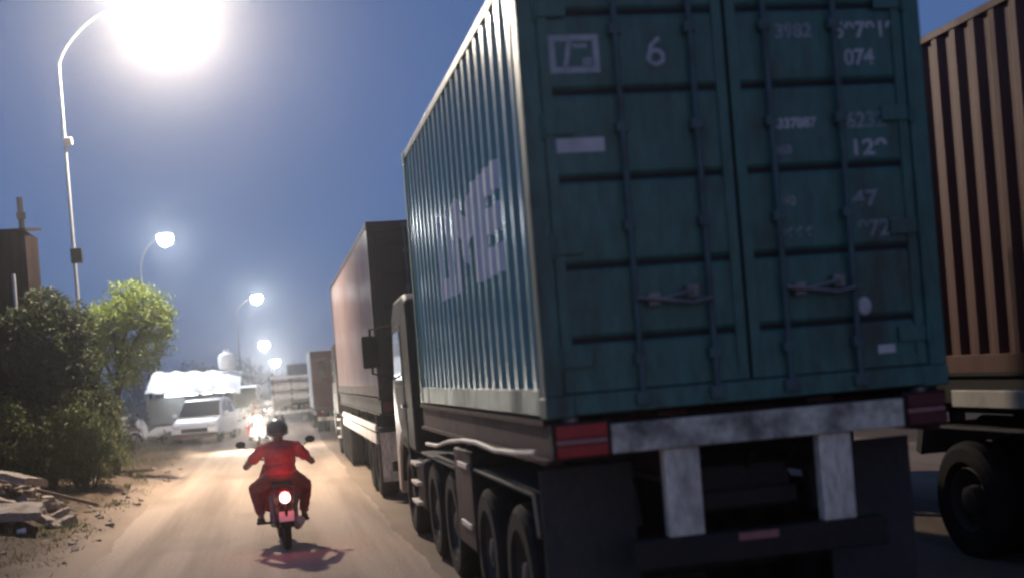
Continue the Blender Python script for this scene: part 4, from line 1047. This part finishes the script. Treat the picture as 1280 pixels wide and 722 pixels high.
for _ in range(22000):
    y = 12 + 34 * rng.random() ** 1.4; x = -2.5 - max(0, y - 36) * .055 - 4.5 * rng.random() ** .8
    if noise.noise(Vector((x * .8, y * .5, 3))) < -.02 and rng.random() < .9: continue
    z = vh(x, y) - .01; h = rng.uniform(.02, .09) * (1 + 1.1 * (x < -3.6)); a = rng.uniform(0, 6.28); w = .006 + .004 * rng.random(); l = rng.uniform(-.06, .06)
    dx, dy = math.cos(a), math.sin(a)
    m.bm.faces.new([m.bm.verts.new(p) for p in ((x - dx * w, y - dy * w, z), (x + dx * w, y + dy * w, z), (x + l, y + l * .6, z + h))])
tag(m.build('grass', M_['grass'], smooth=False, norm=False), kind='stuff')
# far tree line closing the road
rng = random.Random(41); m = MB(); cl = []
for i in range(70):
    x = -95 + i * 2.6 + rng.uniform(-1, 1); y = 230 + rng.uniform(-14, 14)
    if -4 < x < 6: y += 60
    cl.append(((x, y, 2.2 + rng.uniform(0, 2.2)), (3.2, 3, 2.2 + rng.uniform(0, 1.5))))
leaves(m, cl, 26000, .42, rng); tag(m.build('treeline', M_['leaf_far'], smooth=False, norm=False), kind='stuff')

# ------------------------------------------------------------------ rubble heap on the verge
rng = random.Random(51)
def chunk(name, label, cat, x, y, s, mat, group=None, lift=.0):
    m = MB(); bmesh.ops.create_icosphere(m.bm, subdivisions=3, radius=1)
    o = rng.random() * 50; fl = rng.uniform(.35, .7)
    for v in m.bm.verts:
        c = v.co.copy(); c = Vector((max(-.72, min(.72, c.x)), max(-.66, min(.66, c.y)), max(-.6, min(.6, c.z))))
        c *= 1 + .28 * noise.noise(v.co * 1.4 + Vector((o, 0, 0))) + .10 * noise.noise(v.co * 4 + Vector((o, 3, 0)))
        v.co = Vector((c.x * s * rng_s[0], c.y * s * rng_s[1], c.z * s * fl))
    ob = m.build(name, mat, angle=28); ob.location = (x, y, vh(x, y) + s * fl * .25 + lift); ob.rotation_euler = (rng.uniform(-.4, .4), rng.uniform(-.4, .4), rng.uniform(0, 6))
    return tag(ob, label, cat, group)
for i in range(60):
    a = rng.gauss(0, 1); b = rng.gauss(0, 1); x = -4.15 + a * .55; y = 19.2 + b * 1.0
    if x > -2.7: x = -2.9
    rng_s = (rng.uniform(.8, 1.5), rng.uniform(.7, 1.2)); s = .055 + .17 * rng.random() ** 2
    chunk('concrete_chunk', 'broken concrete chunk in the rubble heap at the verge', 'rubble', x, y, s, M_['concrete'], 'broken concrete in the rubble heap')
for i in range(75):
    y = 13.2 + 18 * rng.random(); x = -2.45 - abs(rng.gauss(0, .35)); rng_s = (1.1, .9)
    chunk('stone', 'small brown stone lying along the edge of the dusty road', 'stone', x, y, (.018 + .07 * rng.random() ** 2.5), M_['concrete'], 'stones along the road edge')
def slab(label, x, y, sx, sy, sz, rot, lift):
    m = MB(); m.box((-sx, -sy, -sz), (sx, sy, sz)); bmesh.ops.subdivide_edges(m.bm, edges=m.bm.edges[:], cuts=5, use_grid_fill=True)
    for v in m.bm.verts: v.co += Vector((noise.noise(v.co * 3 + Vector((x, y, 0))), noise.noise(v.co * 3 + Vector((9, y, 0))), noise.noise(v.co * 5))) * .035
    o = m.build('concrete_slab', M_['concrete'], angle=30); o.location = (x, y, vh(x, y) + lift); o.rotation_euler = rot
    tag(o, label, 'slab')
slab('flat broken concrete slab jutting out at the foot of the rubble heap', -3.95, 17.9, .62, .40, .06, (R(6), R(3), R(8)), .16)
slab('tilted concrete slab lying on top of the rubble heap', -4.1, 19.6, .48, .32, .05, (R(-8), R(14), R(-20)), .20)
def plank(label, p, q, r, mat):
    m = MB(); p, q = Vector(p), Vector(q); d = (q - p); L_ = d.length
    m.box((-r, 0, -r * .45), (r, L_, r * .45)); o = m.build('plank', mat, bevel=.006)
    o.location = p; o.rotation_euler = d.to_track_quat('Y', 'Z').to_euler(); tag(o, label, 'plank')
plank('long pale plank lying along the verge beyond the rubble heap', (-4.3, 27.2, vh(-4.3, 27.2) + .12), (-3.0, 29.4, vh(-3.0, 29.4) + .10), .075, M_['wood'])
plank('short plank sticking out of the rubble heap towards the road', (-4.4, 20.2, vh(-4.4, 20.2) + .16), (-2.95, 20.5, vh(-2.95, 20.5) + .09), .06, M_['wood'])
b = thing('plastic_cup', 'small white cup lying on the dirt below the rubble heap', 'cup', (-3.55, 17.6, vh(-3.55, 17.6) + .045), .6)
m = MB(); m.lathe([(-.05, .001), (-.05, .030), (.05, .042), (.055, .044), (.052, .038), (-.045, .027)], (0, 0, 0), 'X', 18); m.build('shell', M_['white'], b)

# ------------------------------------------------------------------ haze
m = MB(); m.box((-320, -60, -1.2), (320, 660, 10.2))
hz = m.build('haze', None, smooth=False); tag(hz, kind='stuff')
hm = bpy.data.materials.new('dusty_air'); hm.use_nodes = True; hn = hm.node_tree; hn.nodes.clear()
ho = hn.nodes.new('ShaderNodeOutputMaterial'); pv = hn.nodes.new('ShaderNodeVolumePrincipled')
pv.inputs['Color'].default_value = (.90, .91, .92, 1); pv.inputs['Density'].default_value = HAZE; pv.inputs['Anisotropy'].default_value = .915
hn.links.new(pv.outputs['Volume'], ho.inputs['Volume']); hz.data.materials.append(hm)
